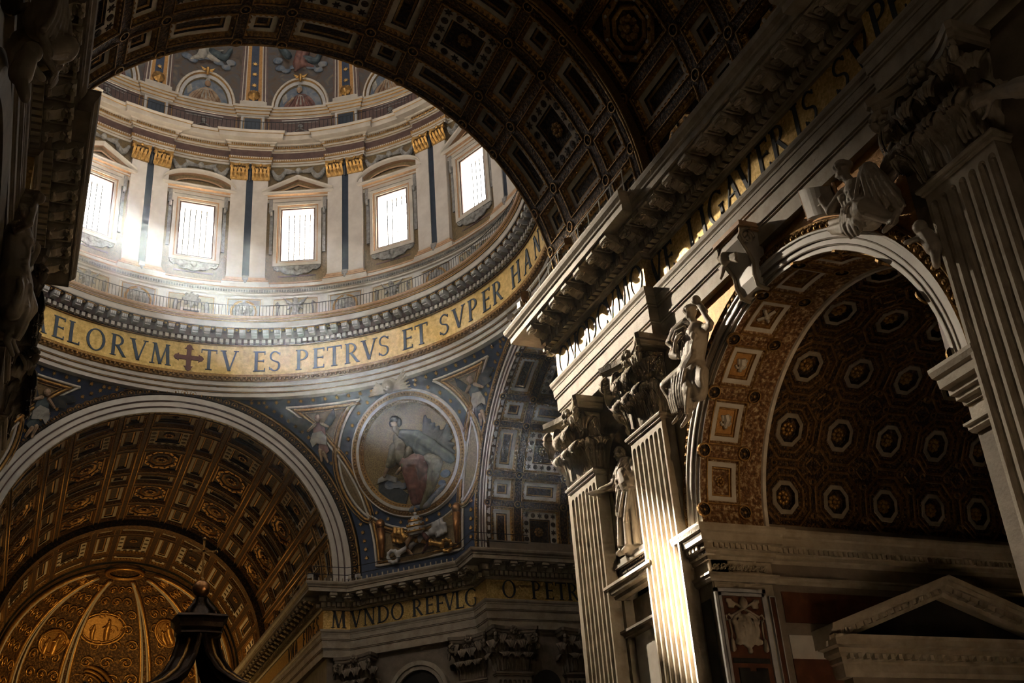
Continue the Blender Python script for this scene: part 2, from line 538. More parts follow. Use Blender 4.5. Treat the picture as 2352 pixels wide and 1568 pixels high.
def oct_pts(hs, ht, k=.42):
    return [(-hs * k, -ht), (hs * k, -ht), (hs, -ht * k), (hs, ht * k), (hs * k, ht), (-hs * k, ht), (-hs, ht * k), (-hs, -ht * k)]


def ring_band(mb, R, outer, inner, d0, d1, mi, cx=0, cy=0):
    k = len(outer)
    vs = [cyl(R, cx + u, cy + v, d0) for u, v in outer] + [cyl(R, cx + u, cy + v, d1) for u, v in inner]
    mb.add(vs, [(i, (i + 1) % k, k + (i + 1) % k, k + i) for i in range(k)], mi)


def star_pts(r, n=8, q=.45, rot=0):
    return [((r if i % 2 == 0 else r * q) * math.cos(rot + PI * i / n), (r if i % 2 == 0 else r * q) * math.sin(rot + PI * i / n)) for i in range(2 * n)]


def rosette(mb, R, cx, cy, d, r, mi, n=8):
    for k in range(n):
        a = 2 * PI * k / n
        u, v = cx + math.cos(a) * r * .62, cy + math.sin(a) * r * .62
        p = cyl(R, u, v, d)
        mb.sphere(p, (r * .33, r * .33, r * .22), 6, 4, mi)
    mb.sphere(cyl(R, cx, cy, d - r * .12), r * .34, 7, 5, mi)


_cof = {}


def coffer(R, dth, ht, kind='plain'):
    """one coffer cell, at the crown of a vault of radius R: rib half, egg moulding, white frame, sunk panel"""
    key = (round(R, 2), round(dth, 2), round(ht, 2), kind)
    if key in _cof: return _cof[key]
    hs = R * R_(dth); n = 6 if hs > 1.3 else 4
    mb = MB()
    i_s, i_t = (.42, .5)
    if ht < .9: i_s, i_t = .36, ht * .38
    L = [(0, 0, 0, 0), (.55, .55, 0, 0), (.57, .57, -.05, 1), (.66, .66, -.05, 1), (.68, .68, 0, 1), (.72, .72, .03, 0), (.98, .98, .20, 4), (1.0, 1.0, .21, 1)]
    loops = [(hs - a * i_s, ht - b * i_t, d, m) for a, b, d, m in L]
    fw = .25 if kind != 'star' else .50
    fs, ft = hs - i_s, ht - i_t
    if kind == 'star': fw = min(fw, .42 * min(fs, ft))
    if kind == 'oct': fw = .10
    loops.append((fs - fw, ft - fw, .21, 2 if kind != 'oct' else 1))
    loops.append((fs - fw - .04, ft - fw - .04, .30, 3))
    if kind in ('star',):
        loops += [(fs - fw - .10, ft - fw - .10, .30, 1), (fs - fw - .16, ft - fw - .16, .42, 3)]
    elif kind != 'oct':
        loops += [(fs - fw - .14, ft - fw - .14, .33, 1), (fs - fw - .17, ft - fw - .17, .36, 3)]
    P = [[cyl(R, u, v, d) for u, v in rect_loop(max(a, .04), max(b, .04), n)] for a, b, d, _ in loops]
    k = len(P[0])
    for j in range(1, len(P)):
        mb.add(P[j - 1] + P[j], [(i, (i + 1) % k, k + (i + 1) % k, k + i) for i in range(k)], loops[j][3])
    a, b, d, _ = loops[-1]
    for i in range(n):
        u0, u1 = -a + 2 * a * i / n, -a + 2 * a * (i + 1) / n
        mb.add([cyl(R, u0, -b, d), cyl(R, u1, -b, d), cyl(R, u1, b, d), cyl(R, u0, b, d)], [(0, 1, 2, 3)], 3)
    # egg moulding
    es, et = hs - .85 * i_s, ht - .85 * i_t
    step = .27
    for sgn in (-1, 1):
        ne = max(2, int(2 * es / step))
        for i in range(ne):
            u = -es + (i + .5) * 2 * es / ne
            mb.sphere(cyl(R, u, sgn * et, .06), (.09, .075, .07), 5, 4, 1)
        ne = max(2, int(2 * et / step))
        for i in range(ne):
            v = -et + (i + .5) * 2 * et / ne
            mb.sphere(cyl(R, sgn * es, v, .06), (.075, .09, .07), 5, 4, 1)
    if kind == 'star':
        ws, wt = fs - fw / 2, ft - fw / 2
        q = min(fw * .34, .17)
        spots = []
        for sgn in (-1, 1):
            for i in range(5): spots.append((-ws + 2 * ws * i / 4, sgn * wt, i))
            for i in range(1, 4): spots.append((sgn * ws, -wt + 2 * wt * i / 4, i))
        for u, v, i in spots:
            pts = star_pts(q * 1.25, 6) if i % 2 == 0 else [(q * math.cos(2 * PI * j / 10), q * math.sin(2 * PI * j / 10)) for j in range(10)]
            mb.prism([(u + x, v + y) for x, y in pts], .205, .17, lambda a, b, c: cyl(R, a, b, c), 3)
        rosette(mb, R, 0, 0, .38, min(a, b) * .62, 1)
    elif kind == 'oct':
        o1, o2, o3, o4 = [oct_pts(fs * q, ft * q) for q in (.92, .86, .76, .70)]
        q1, q2, q3 = [oct_pts(fs * q, ft * q) for q in (.60, .56, .46)]
        ring_band(mb, R, q1, q2, .29, .2, 1); ring_band(mb, R, q2, q3, .2, .29, 4)
        ring_band(mb, R, o1, o2, .29, .16, 4); ring_band(mb, R, o2, o3, .16, .16, 4)
        for k in range(16):
            g = 2 * PI * k / 16; mb.sphere(cyl(R, fs * .81 * math.cos(g), ft * .81 * math.sin(g), .15), (.09, .09, .05), 6, 4, 2 if k % 2 else 3)
        ring_band(mb, R, o3, o4, .16, .2, 1); ring_band(mb, R, o3, o4, .16, .29, 1)
        rosette(mb, R, 0, 0, .27, min(fs, ft) * .42, 1)
    elif min(a, b) > .25:
        rosette(mb, R, 0, 0, .34, min(a, b) * .5, 3, 6)
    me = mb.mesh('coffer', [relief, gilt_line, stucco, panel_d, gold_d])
    _cof[key] = me
    return me


def roundel_mesh(R):
    key = ('roundel', round(R, 2))
    if key not in _cof:
        mb = MB()
        c = [(math.cos(2 * PI * j / 14), math.sin(2 * PI * j / 14)) for j in range(14)]
        S = lambda q: [(q * x, q * y) for x, y in c]
        ring_band(mb, R, S(.26), S(.25), .0, -.07, 0); ring_band(mb, R, S(.25), S(.20), -.07, -.07, 0)
        ring_band(mb, R, S(.20), S(.19), -.07, 0, 1); ring_band(mb, R, S(.19), S(.02), .0, -.03, 1)
        mb.sphere(cyl(R, 0, 0, -.02), (.07, .07, .07), 6, 4, 0)
        _cof[key] = mb.mesh('roundel', [gilt_line, panel_d])
    return _cof[key]


def lay_coffers(parent, R, rows, a_lo, a_hi, off=0.0, roundels=True):
    """rows: (y0, y1, kind for the long cells, kind for the square cells); off: angle of the crown cell"""
    per = 28.2; hl, hq = 8.95, 5.15
    for y0, y1, kl, kq in rows:
        ht = (y1 - y0) / 2; yc = (y0 + y1) / 2
        for k in range(-4, 5):
            for c, h, kd in ((off + per * k, hl, kl), (off + per * k + 14.1, hq, kq)):
                if c - h < a_lo - 3 or c + h > a_hi + 3: continue
                put('coffer', coffer(R, h, ht, kd), parent, (0, yc, 0), (0, R_(c), 0))
    if roundels:
        ys = sorted(set([round(r[0], 2) for r in rows] + [round(r[1], 2) for r in rows]))
        for k in range(-4, 5):
            for c in (off + per * k - hl, off + per * k + hl):
                if a_lo - 2 < c < a_hi + 2:
                    for y in ys:
                        put('roundel', roundel_mesh(R), parent, (0, y, 0), (0, R_(c), 0))


def band(mb, R, y0, y1, d0, d1, a0, a1, mi=0, n=48):
    mb.grid(lambda u, v: cyl(R, R * R_(a0 + (a1 - a0) * u), y0 + (y1 - y0) * v, d0 + (d1 - d0) * v), n, 1, mi)


# nave vault: first a projecting arch of three rows, then the recessed bay over the camera
NR, NZ = 11.5, 27.3
nave = struct(empty('ceiling_nave', (0, 0, NZ)), 'dark coffered barrel vault of the nave with gilt ribs')
mb = MB()
band(mb, NR, -19.8, -20.0, 0, 0, -95, 95, 0); band(mb, NR, -28.05, -28.4, 0, 0, -95, 95, 0)
band(mb, NR, -28.4, -28.42, 0, .35, -95, 95, 1)
band(mb, NR, -19.8, -19.79, 0, -.0, -95, 95, 0)
obj('arch_border', mb, [relief_f, gilt_line], nave)
mb = MB()
for y in (-28.2, -28.36): mb.tube([cyl(NR, NR * R_(a), y, -.03) for a in range(-92, 93, 4)], .05, 6)
for y in (-19.86,): mb.tube([cyl(NR, NR * R_(a), y, -.02) for a in range(-92, 93, 4)], .06, 6)
obj('gilt_bead', mb, gilt_line, nave, smooth=True)
lay_coffers(nave, NR, [(-22.15, -20.0, 'plain', 'plain'), (-25.75, -22.15, 'star', 'plain'), (-28.0, -25.75, 'plain', 'plain')], -62, 98, 2.0)
lay_coffers(nave, NR + .35, [(-32.6, -28.45, 'oct', 'plain'), (-34.9, -32.6, 'plain', 'plain'), (-39.0, -34.9, 'oct', 'plain'), (-41.3, -39.0, 'plain', 'plain')], -20, 98, 2.0)
mb = MB(); band(mb, NR + .9, -84, -19.8, 0, 0, -96, 96, 0)
obj('vault_shell', mb, void_m, nave)

# right transept
TZ = 27.0
tran = struct(empty('ceiling_transept', (0, 0, TZ), (0, 0, -PI / 2)), 'coffered barrel vault of the right transept')
lay_coffers(tran, 11.5, [(20.1, 22.4, 'plain', 'plain'), (22.4, 26.0, 'star', 'plain'), (26.0, 28.2, 'plain', 'plain')], -98, 70, -.9)
lay_coffers(tran, 11.85, [(28.6, 32.6, 'oct', 'plain')], -98, -20, -.9, False)
mb = MB(); band(mb, 12.4, 19.9, 46, 0, 0, -96, 96)
obj('vault_shell', mb, void_m, tran)
mb = MB(); band(mb, 11.5, 28.2, 28.6, 0, 0, -96, 96); band(mb, 11.5, 20.0, 20.12, 0, 0, -96, 96)
obj('arch_border', mb, relief_f, tran)

# choir vault behind the far arch
CZ, CX, CR = 26.7, -.4, 11.7
choir = struct(empty('ceiling_choir', (CX, 0, CZ)), 'gilded coffered barrel vault of the choir behind the far arch')
mb = MB(); band(mb, CR + .9, 20.0, 57, 0, 0, -100, 100)
obj('vault_shell', mb, void_m, choir)
lay_coffers(choir, CR, [(20.3, 23.2, 'plain', 'plain'), (23.2, 27.4, 'star', 'plain'), (27.4, 32.4, 'oct', 'plain'), (32.4, 35.0, 'plain', 'plain'), (35.0, 39.6, 'oct', 'plain'), (39.6, 43.9, 'oct', 'plain')], -98, 98, 0.0, False)
mb = MB()
for k in range(-4, 5):
    for c in (28.2 * k - 8.95, 28.2 * k + 8.95):
        if abs(c) < 96:
            for e in (-1.0, 1.0):
                a = CR * R_(c + e)
                mb.tube([cyl(CR, a, y, -.05) for y in (20.3, 43.9)], .055, 6)
obj('gilt_rib', mb, gold, choir, smooth=True)
mb = MB()
band(mb, CR, 43.9, 43.92, .3, -.55, -100, 100, 0); band(mb, CR - .55, 43.92, 45.0, 0, 0, -100, 100, 1); band(mb, CR - .55, 55.2, 56.4, 0, 0, -100, 100, 1)
band(mb, CR - .55, 45, 45.02, 0, .2, -100, 100, 0)
obj('arch_border', mb, [relief, relief_f], choir)
lay_coffers(choir, CR - .35, [(45.0, 47.0, 'plain', 'plain'), (47.0, 53.0, 'star', 'plain'), (53.0, 55.2, 'plain', 'plain')], -98, 98, 0.0, False)

# gilded conch of the apse
AY, AR = 56.4, 11.0
apse = struct(empty('ceiling_apse', (CX, AY, CZ)), 'gilded half dome of the apse with ribs and oval medallion')


def sph(R, az, el, d=0.0):
    a, e = R_(az), R_(el)
    return ((R + d) * math.cos(e) * math.sin(a), (R + d) * math.cos(e) * math.cos(a), (R + d) * math.sin(e))


mb = MB()
mb.grid(lambda u, v: sph(AR, -92 + 184 * u, -10 + 100 * v), 40, 24)
mb.grid(lambda u, v: sph(AR, -92 + 184 * u, 0)[:2] + (-30 + 30 * v,), 40, 2)
obj('conch_shell', mb, relief_f, apse, smooth=True)
for az in (-88, -56, -24, 20, 54, 86):
    mb = MB()
    for w, d, mi in ((2.6, -.10, 0), (1.5, -.22, 1)):
        for sgn in (-1, 1):
            mb.tube([sph(AR, az + sgn * w * (1.15 - e / 110), e, d) for e in range(-10, 80, 5)], .20 if mi == 0 else .11, 6, mi)
    mb.grid(lambda u, v: sph(AR, az + (-2.6 + 5.2 * u) * (1.15 - v * .75), -10 + 88 * v, -.12), 2, 16, 2)
    obj('rib', mb, [gold, stucco, relief_f], apse, smooth=True)
mb = MB()
for r0, rr in ((1.75, .16), (1.5, .09)):
    mb.tube([(r0 * math.cos(2 * PI * i / 24), r0 * math.sin(2 * PI * i / 24) + .6, AR - .35) for i in range(25)], rr, 6, 0)
obj('oculus_ring', mb, gold, apse, smooth=True)


def conch_oval(az, el, rw, rh):
    o = empty('medallion', (0, 0, 0), (0, 0, 0), apse)
    p = Vector(sph(AR, az, el, -.12)); n = -p.normalized()
    rt = Vector((math.cos(R_(az)), -math.sin(R_(az)), 0)); up = n.cross(rt) * -1
    if up.z < 0: up = -up
    F = lambda u, v, d: p + rt * u + up * v + n * d
    mb = MB()
    for k, rr in ((1.0, .13), (.86, .08)):
        mb.tube([F(rw * k * math.cos(2 * PI * i / 28), rh * k * math.sin(2 * PI * i / 28), .1) for i in range(29)], rr, 6)
    obj('oval_frame', mb, gold, o, smooth=True)
    mb = MB(); mb.prism([(rw * .86 * math.cos(2 * PI * i / 28), rh * .86 * math.sin(2 * PI * i / 28)) for i in range(28)], 0, .05, F)
    obj('oval_ground', mb, gold_d, o)
    mb = MB()
    # two robed figures in relief: one standing, one kneeling
    for c, q in (((rw * .22, -.1), 1.0), ((-rw * .38, -.45), .72)):
        mb.sphere(F(c[0], c[1] + 1.0 * q, .14), .20 * q, 8, 6)
        mb.capsule(F(c[0], c[1] + .6 * q, .1), F(c[0] - .05, c[1] - .1, .12), .28 * q, .34 * q)
        mb.capsule(F(c[0] - .05, c[1] - .1, .12), F(c[0] + .05, c[1] - 1.0 * q, .1), .34 * q, .30 * q)
        mb.capsule(F(c[0], c[1] + .5 * q, .15), F(c[0] - .55 * q, c[1] + .2 * q, .2), .11 * q, .07 * q)
    put('relief_figures', fuse('relief_figures', mb, gold, .07, 1), o)
    return o


for a0, a1 in ((-86, -58), (-54, -26), (-22, 18), (22, 52), (56, 84)):
    mb = MB()
    for e0 in range(4, 72, 9):
        for f in (.22, .5, .78):
            c = a0 + (a1 - a0) * (f + (e0 % 2) * .08); sg = 1 if f < .6 else -1
            w = 4.2 * math.cos(R_(e0)) ** -.3 * min(1, (a1 - a0) / 34)
            mb.tube([sph(AR, c + sg * w * math.cos(R_(g)) * (1 - g / 620), e0 + 3.4 * math.sin(R_(g)) * (1 - g / 620), -.08) for g in range(0, 460, 35)], .085, 5)
            mb.sphere(sph(AR, c, e0, -.1), .17, 6, 5)
    tag(obj('gilt_scrollwork', mb, gold, apse, smooth=True), kind='stuff')
conch_oval(-8, 41, 2.3, 1.75)
conch_oval(-58 + 20, 30, 1.6, 1.3)
conch_oval(37, 37, 1.3, 1.5)
# arched top of the apse window / altar glory seen at the foot of the conch
mb = MB()
for r0, rr, mi in ((3.1, .22, 0), (2.6, .16, 1), (2.2, .12, 0)):
    mb.tube([(-2.6 + r0 * math.cos(R_(a)), 10.2, 1.0 + r0 * .9 * math.sin(R_(a))) for a in range(0, 181, 10)], rr, 6, mi)
obj('arched_surround', mb, [gold_d, gold], apse, smooth=True)
# ------------------------------------------------------------------ crossing: ring, drum, windows, dome
ochre_p = mat('pale_ochre_ground', (.34, .29, .19), (.46, .40, .28), 4, .6, bump=.2, bscale=16)
grey_p = mat('grey_panel_ground', (.25, .235, .225), (.36, .345, .33), 4, .6, bump=.1, bscale=16)
gold_k = mat('shaded_gilding', (.09, .045, .012), (.20, .105, .03), 6, .5, .5, bump=.4, bscale=16)  # darker gilding; shade behind the capital leaves is put into the colour
drum = struct(empty('wall_drum'), 'round drum of the dome with paired pilasters, cornices and gilded inscription ring')
NSEG = 160
for nm, prof, mt in (
        ('architrave_ring', [(20.35, 39.85), (19.95, 39.9), (19.95, 40.22), (19.8, 40.3), (19.8, 40.62), (19.65, 40.7), (19.65, 41.0)], marble),
        ('frieze_ring', [(19.35, 41.4), (19.35, 43.98)], mosaic_w),
        ('cornice_bed', [(19.35, 43.98), (19.2, 44.02), (19.2, 44.12), (19.15, 44.3), (19.0, 44.36), (18.95, 44.9), (18.3, 44.95)], porph),
        ('corona_ring', [(18.3, 44.95), (18.25, 45.0), (18.25, 45.42), (18.2, 45.46)], marble),
        ('cyma_ring', [(18.2, 45.46), (18.12, 45.52), (18.12, 45.6), (18.0, 45.66), (17.95, 45.8), (18.0, 45.86), (18.15, 45.9), (20.7, 45.9)], shade_o)):
    mb = MB(); mb.lathe(prof, NSEG)
    obj(nm, mb, mt, drum)


def ring_tube(name, R, z, r, m, n=NSEG, k=6):
    mb = MB(); mb.tube([(R * math.sin(2 * PI * i / n), R * math.cos(2 * PI * i / n), z) for i in range(n + 1)], r, k, caps=False)
    return obj(name, mb, m, drum, smooth=True)


for R, z in ((19.9, 40.26), (19.75, 40.66)): ring_tube('gilt_bead', R, z, .05, gilt_line)
mb = MB(); mb.lathe([(19.65, 41.0), (19.55, 41.05), (19.5, 41.2), (19.35, 41.28), (19.3, 41.45), (19.35, 41.5)], NSEG)
obj('gilt_egg_course', mb, gold_d, drum)
mb = MB()
for i in range(-60, 100):
    a = R_(i * 1.05 + 20)
    mb.sphere((19.42 * math.sin(a), 19.42 * math.cos(a), 41.18), (.12, .12, .12), 5, 4)
obj('egg_course', mb, gilt_line, drum, smooth=True)
ring_tube('gilt_bead', 19.3, 43.92, .06, gold_d)
for z, R in ((45.44, 18.2), (45.63, 18.08)): ring_tube('gilt_bead', R, z, .035, gold)

# dentils and modillions of the ring cornice
mb = MB(); mb.box((0, 19.08, 44.14), (.13, .14, .15))
dent = mb.mesh('dentil', marble)
mb = MB()
mb.bx(-.22, .22, 18.42, 19.1, 44.52, 44.86); mb.bx(-.20, .20, 18.5, 19.1, 44.42, 44.52)
for x in (-.15, 0, .15): mb.bx(x - .05, x + .05, 18.36, 18.44, 44.55, 44.82)
mb.bx(-.27, .27, 18.36, 19.1, 44.86, 44.93, 1)
modil = mb.mesh('modillion', [marble_g, gold_d])
for i in range(-56, 84):
    put('dentil', dent, drum, (0, 0, 0), (0, 0, -R_(i * 1.35)))
for i in range(-28, 42):
    put('modillion', modil, drum, (0, 0, 0), (0, 0, -R_(i * 2.7 + .6)))
mb = MB(); mb.sphere((0, 18.6, 44.9), (.13, .16, .08), 6, 4); mb.sphere((0, 18.6, 44.86), .06, 5, 4)
rosm = mb.mesh('soffit_rosette', gold)
for i in range(-28, 42):
    put('soffit_rosette', rosm, drum, (0, 0, 0), (0, 0, -R_(i * 2.7 + 1.95)))

# inscription on the ring: (letter, azimuth, height) read off the photograph
for ch, az in (('A', -33.4), ('E', -28.7), ('L', -25.2), ('O', -20.4), ('R', -15.4), ('V', -11.0), ('M', -6.2),
               ('T', 4.3), ('V', 8.8), ('E', 15.4), ('S', 18.8), ('P', 25.0), ('E', 28.8), ('T', 32.4), ('R', 36.6), ('V', 40.8), ('S', 44.4),
               ('E', 50.6), ('T', 54.2), ('S', 60.6), ('V', 65.0), ('P', 69.4), ('E', 74.0), ('R', 78.0), ('H', 85.6), ('A', 91.2), ('N', 97.2), ('C', 102.5)):
    put('letter', glyph(ch, 1.72, letter_b), drum, (19.33 * math.sin(R_(az)), 19.33 * math.cos(R_(az)), 42.62), (0, 0, -R_(az)))
mb = MB()
arm = [(-.17, .2), (-.17, .72), (-.34, .72), (-.22, .86), (-.2, .98), (0, 1.12), (.2, .98), (.22, .86), (.34, .72), (.17, .72), (.17, .2)]
for k in range(4):
    c0, s0 = math.cos(k * PI / 2), math.sin(k * PI / 2)
    mb.prism([(u * c0 - v * s0, u * s0 + v * c0) for u, v in arm], 0, .06, lambda u, v, d: (u, 19.33 - d, 42.62 + v))
mb.prism([(-.2, -.2), (.2, -.2), (.2, .2), (-.2, .2)], 0, .06, lambda u, v, d: (u, 19.33 - d, 42.62 + v))
obj('cross_emblem', mb, redcross, drum, (0, 0, 0), (0, 0, R_(.1)))

# gallery railing on the ring cornice
rail = tag(empty('gallery_railing'), 'thin black iron railing along the ledge under the drum windows', 'railing')
mb = MB()
for z, r in ((46.95, .028), (45.98, .02)):
    mb.tube([(18.35 * math.sin(R_(a)), 18.35 * math.cos(R_(a)), z) for a in range(-45, 101, 1)], r, 5)
obj('rail', mb, iron, rail)
mb = MB(); mb.tube([(0, 18.35, 45.9), (0, 18.35, 46.95)], .02, 4)
bal = mb.mesh('baluster', iron)
for i in range(-56, 124):
    put('baluster', bal, rail, (0, 0, 0), (0, 0, -R_(i * .8)))

# drum wall, bay by bay, with a window opening in each
WZ0, WZ1, WX = 52.6, 57.6, 1.33
mb = MB()
for k in range(16):
    p0 = 22.5 * k
    hw = math.degrees(math.asin(WX / 20.9))

    def seg(a0, a1, z0, z1, n):
        mb.grid(lambda u, v: (20.9 * math.sin(R_(p0 + a0 + (a1 - a0) * u)), 20.9 * math.cos(R_(p0 + a0 + (a1 - a0) * u)), z0 + (z1 - z0) * v), n, 1)
    seg(-11.25, -hw, 49.3, 64.8, 4); seg(hw, 11.25, 49.3, 64.8, 4); seg(-hw, hw, 49.3, WZ0, 3); seg(-hw, hw, WZ1, 64.8, 3)
obj('drum_face', mb, ochre, drum)
mb = MB(); mb.lathe([(20.65, 45.9), (20.65, 49.3)], 96)
obj('pedestal_face', mb, marble_g, drum)
mb = MB(); mb.lathe([(20.65, 49.1), (20.5, 49.15), (20.5, 49.3), (20.4, 49.32), (20.4, 49.62), (20.3, 49.66), (20.25, 49.75), (20.25, 49.8), (20.9, 49.8)], 96)
obj('pedestal_cap', mb, marble, drum)
mb = MB()
for i in range(-90, 190):
    a = R_(i * .56)
    for s in (-1, 1):
        mb.box((20.38 * math.sin(a), 20.38 * math.cos(a), 49.46), (.075, .03, .10), 0, -a)
obj('leaf_course', mb, greyrel, drum)
ring_tube('terracotta_bead', 20.27, 49.72, .05, shade_o, 96)

# plan of the drum order: breaks forward over each pair of pilasters
PH = 4.75


def drum_path(Rp, Rr, ph=PH, lo=-79, hi=124):
    pts = []
    k0 = -4
    for k in range(-4, 6):
        c = 11.25 + 22.5 * k
        for a in np.linspace(c - 22.5 + ph, c - ph, 7): pts.append((Rr * math.sin(R_(a)), Rr * math.cos(R_(a))))
        for a in np.linspace(c - ph, c + ph, 5): pts.append((Rp * math.sin(R_(a)), Rp * math.cos(R_(a))))
    return pts


PP = drum_path(20.5, 20.85)
for nm, prof, mt in (
        ('drum_plinth', [(-.1, 49.8), (.22, 49.8), (.22, 50.05), (.16, 50.1), (.16, 50.3), (-.1, 50.34)], marble),
        ('drum_plinth_trim', [(-.1, 50.34), (.12, 50.36), (.10, 50.5), (.02, 50.52), (-.1, 50.55)], shade_o),
        ('drum_architrave', [(-.3, 62.05), (.03, 62.05), (.03, 62.25), (.06, 62.28), (.06, 62.48), (.08, 62.5)], marble),
        ('drum_architrave_crown', [(.08, 62.5), (.09, 62.55), (.14, 62.68), (.15, 62.74), (0, 62.76)], gilt_line),
        ('drum_frieze', [(0, 62.7), (0, 63.55)], porph),
        ('drum_cornice_bed', [(0, 63.5), (.1, 63.55), (.14, 63.7), (.24, 63.75), (.26, 63.98), (.42, 64.02), (.5, 64.1)], stucco),
        ('drum_corona', [(.5, 64.1), (1.0, 64.14), (1.02, 64.2), (1.05, 64.55), (1.12, 64.62), (1.2, 64.76), (1.2, 64.82), (-.6, 64.85)], marble)):
    mb = MB(); mb.sweep(PP, prof)
    obj(nm, mb, mt, drum)
for o_, z, r, m in ((1.06, 64.58, .035, gold), (.3, 63.74, .035, gold), (.07, 62.5, .03, gold), (.04, 62.27, .025, gold_d), (.16, 63.55, .03, gilt_line)):
    mb = MB(); mb.sweep(PP, [(o_ + r, z - r), (o_ + 2 * r, z), (o_ + r, z + r)])
    obj('gilt_fillet', mb, m, drum)
# small dentils and drop ornaments of the upper cornice
mb = MB(); mb2 = MB()
for i in range(-118, 200):
    ph = i * .52
    q = (ph - 11.25 + 11.25) % 22.5 - 11.25
    Rb = 20.5 if abs(q) < PH else 20.85
    a = R_(ph)
    mb.box(((Rb - .3) * math.sin(a), (Rb - .3) * math.cos(a), 63.86), (.055, .06, .10), 0, -a)
    mb2.add([((Rb - .16) * math.sin(a - .004), (Rb - .16) * math.cos(a - .004), 62.73), ((Rb - .16) * math.sin(a + .004), (Rb - .16) * math.cos(a + .004), 62.73), ((Rb - .15) * math.sin(a), (Rb - .15) * math.cos(a), 62.54)], [(0, 1, 2)])
tag(obj('dentil_course', mb, gilt_line, drum), kind='stuff')
tag(obj('leaf_point_course', mb2, stucco, drum), kind='stuff')

# upper gallery railing
rail2 = tag(empty('upper_gallery_railing'), 'thin black iron railing on the upper cornice at the foot of the painted dome', 'railing')
mb = MB()
mb.tube([(19.75 * math.sin(R_(a)), 19.75 * math.cos(R_(a)), 66.0) for a in range(-42, 92)], .03, 5)
obj('rail', mb, iron, rail2)
mb = MB(); mb.tube([(0, 19.75, 64.85), (0, 19.75, 66.0)], .02, 4)
bal2 = mb.mesh('baluster', iron)
for i in range(-40, 90):
    put('baluster', bal2, rail2, (0, 0, 0), (0, 0, -R_(i * 1.0)))

# paired pilasters of the drum
mb = MB(); mb.bx(-.62, .62, 20.52, 20.95, 50.9, 60.35)
shaft_m = mb.mesh('drum_pilaster_shaft', pinkish)
mb = MB(); mb.bx(-.34, .34, 20.62, 20.95, 50.6, 61.9)
gap_m = mb.mesh('blue_strip', bluegrey)  # dark blue strip; shadow between the paired shafts is in its colour
mb = MB(); mb.bx(-.72, .72, 20.4, 20.95, 50.52, 50.66); mb.bx(-.68, .68, 20.45, 20.95, 50.66, 50.78); mb.bx(-.65, .65, 20.48, 20.95, 50.78, 50.92, 1)
base_m = mb.mesh('drum_pilaster_base', [shade_o, marble])


def mini_leaf(mb, x, y, z, w, h, out, mi=0, ry=0.0):
    # small curled acanthus leaf: base at (x,y,z), leaning towards -y
    def f(u, v):
        a = v * 1.9
        ww = w * (1 - .55 * v * v) * (1 + .12 * math.sin(v * 14))
        return (x + (u - .5) * 2 * ww, y - out * (math.sin(min(a, 1.9)) ** 2) - out * .35 * v + .10 * (2 * u - 1) ** 2 * w, z + h * (math.sin(a * .82) if a < 1.92 else 1))
    mb.grid(f, 3, 6, mi)


mb = MB()
mb.bx(-.64, .64, 20.5, 20.95, 60.35, 60.43)
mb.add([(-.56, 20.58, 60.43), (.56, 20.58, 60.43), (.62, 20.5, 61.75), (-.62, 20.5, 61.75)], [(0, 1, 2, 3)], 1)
for x in (-.48, -.16, .16, .48): mini_leaf(mb, x, 20.56, 60.43, .115, .55, .30)
for x in (-.32, 0, .32, -.62, .62): mini_leaf(mb, x, 20.54, 60.45, .11, .98, .28)
for s in (-1, 1):
    mb.tube([(s * (.14 + .5 * t), 20.45 - .12 * t, 61.1 + .62 * t - .1 * t * t) for t in (0, .3, .6, .85, 1)], [.05, .06, .08, .10, .12], 6)
    mb.sphere((s * .64, 20.33, 61.56), .19, 8, 6)
    mb.tube([(s * .30, 20.47, 61.15), (s * .20, 20.42, 61.5), (s * .10, 20.40, 61.62)], [.05, .06, .08], 6)
mb.add([(-.78, 20.32, 61.78), (-.4, 20.44, 61.78), (.4, 20.44, 61.78), (.78, 20.32, 61.78), (.78, 20.95, 61.78), (-.78, 20.95, 61.78),
        (-.8, 20.3, 62.02), (-.4, 20.42, 62.02), (.4, 20.42, 62.02), (.8, 20.3, 62.02), (.8, 20.95, 62.02), (-.8, 20.95, 62.02)],
       [(0, 1, 2, 3, 4, 5), (6, 7, 8, 9, 10, 11), (0, 1, 7, 6), (1, 2, 8, 7), (2, 3, 9, 8)])
mb.sphere((0, 20.38, 61.88), .15, 7, 5)
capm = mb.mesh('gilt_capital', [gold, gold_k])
for k in range(-4, 6):
    c = 11.25 + 22.5 * k
    put('blue_strip', gap_m, drum, (0, 0, 0), (0, 0, -R_(c)))
    for s in (-1, 1):
        a = (0, 0, -R_(c + s * 2.5))
        put('pilaster_base', base_m, drum, (0, 0, 0), a)
        sh = put('pilaster_shaft', shaft_m, drum, (0, 0, 0), a)
        put('pilaster_capital', capm, drum, (0, 0, 0), a)
mb = MB(); mb.tube([(0, 20.5, 60.3), (0, 20.42, 60.9), (0, 20.45, 61.4)], [.05, .14, .04], 7); mb.sphere((0, 20.4, 61.45), .11, 6, 5)
finm = mb.mesh('palm_finial', dark_paint)
mb = MB(); mb.bx(-.24, .24, 20.35, 20.9, 50.5, 50.9); mb.sphere((0, 20.4, 50.35), (.16, .12, .2), 6, 5)
brm = mb.mesh('strip_bracket', greyrel)
for k in range(-3, 5):
    put('palm_finial', finm, drum, (0, 0, 0), (0, 0, -R_(11.25 + 22.5 * k)))
    put('strip_bracket', brm, drum, (0, 0, 0), (0, 0, -R_(11.25 + 22.5 * k)))


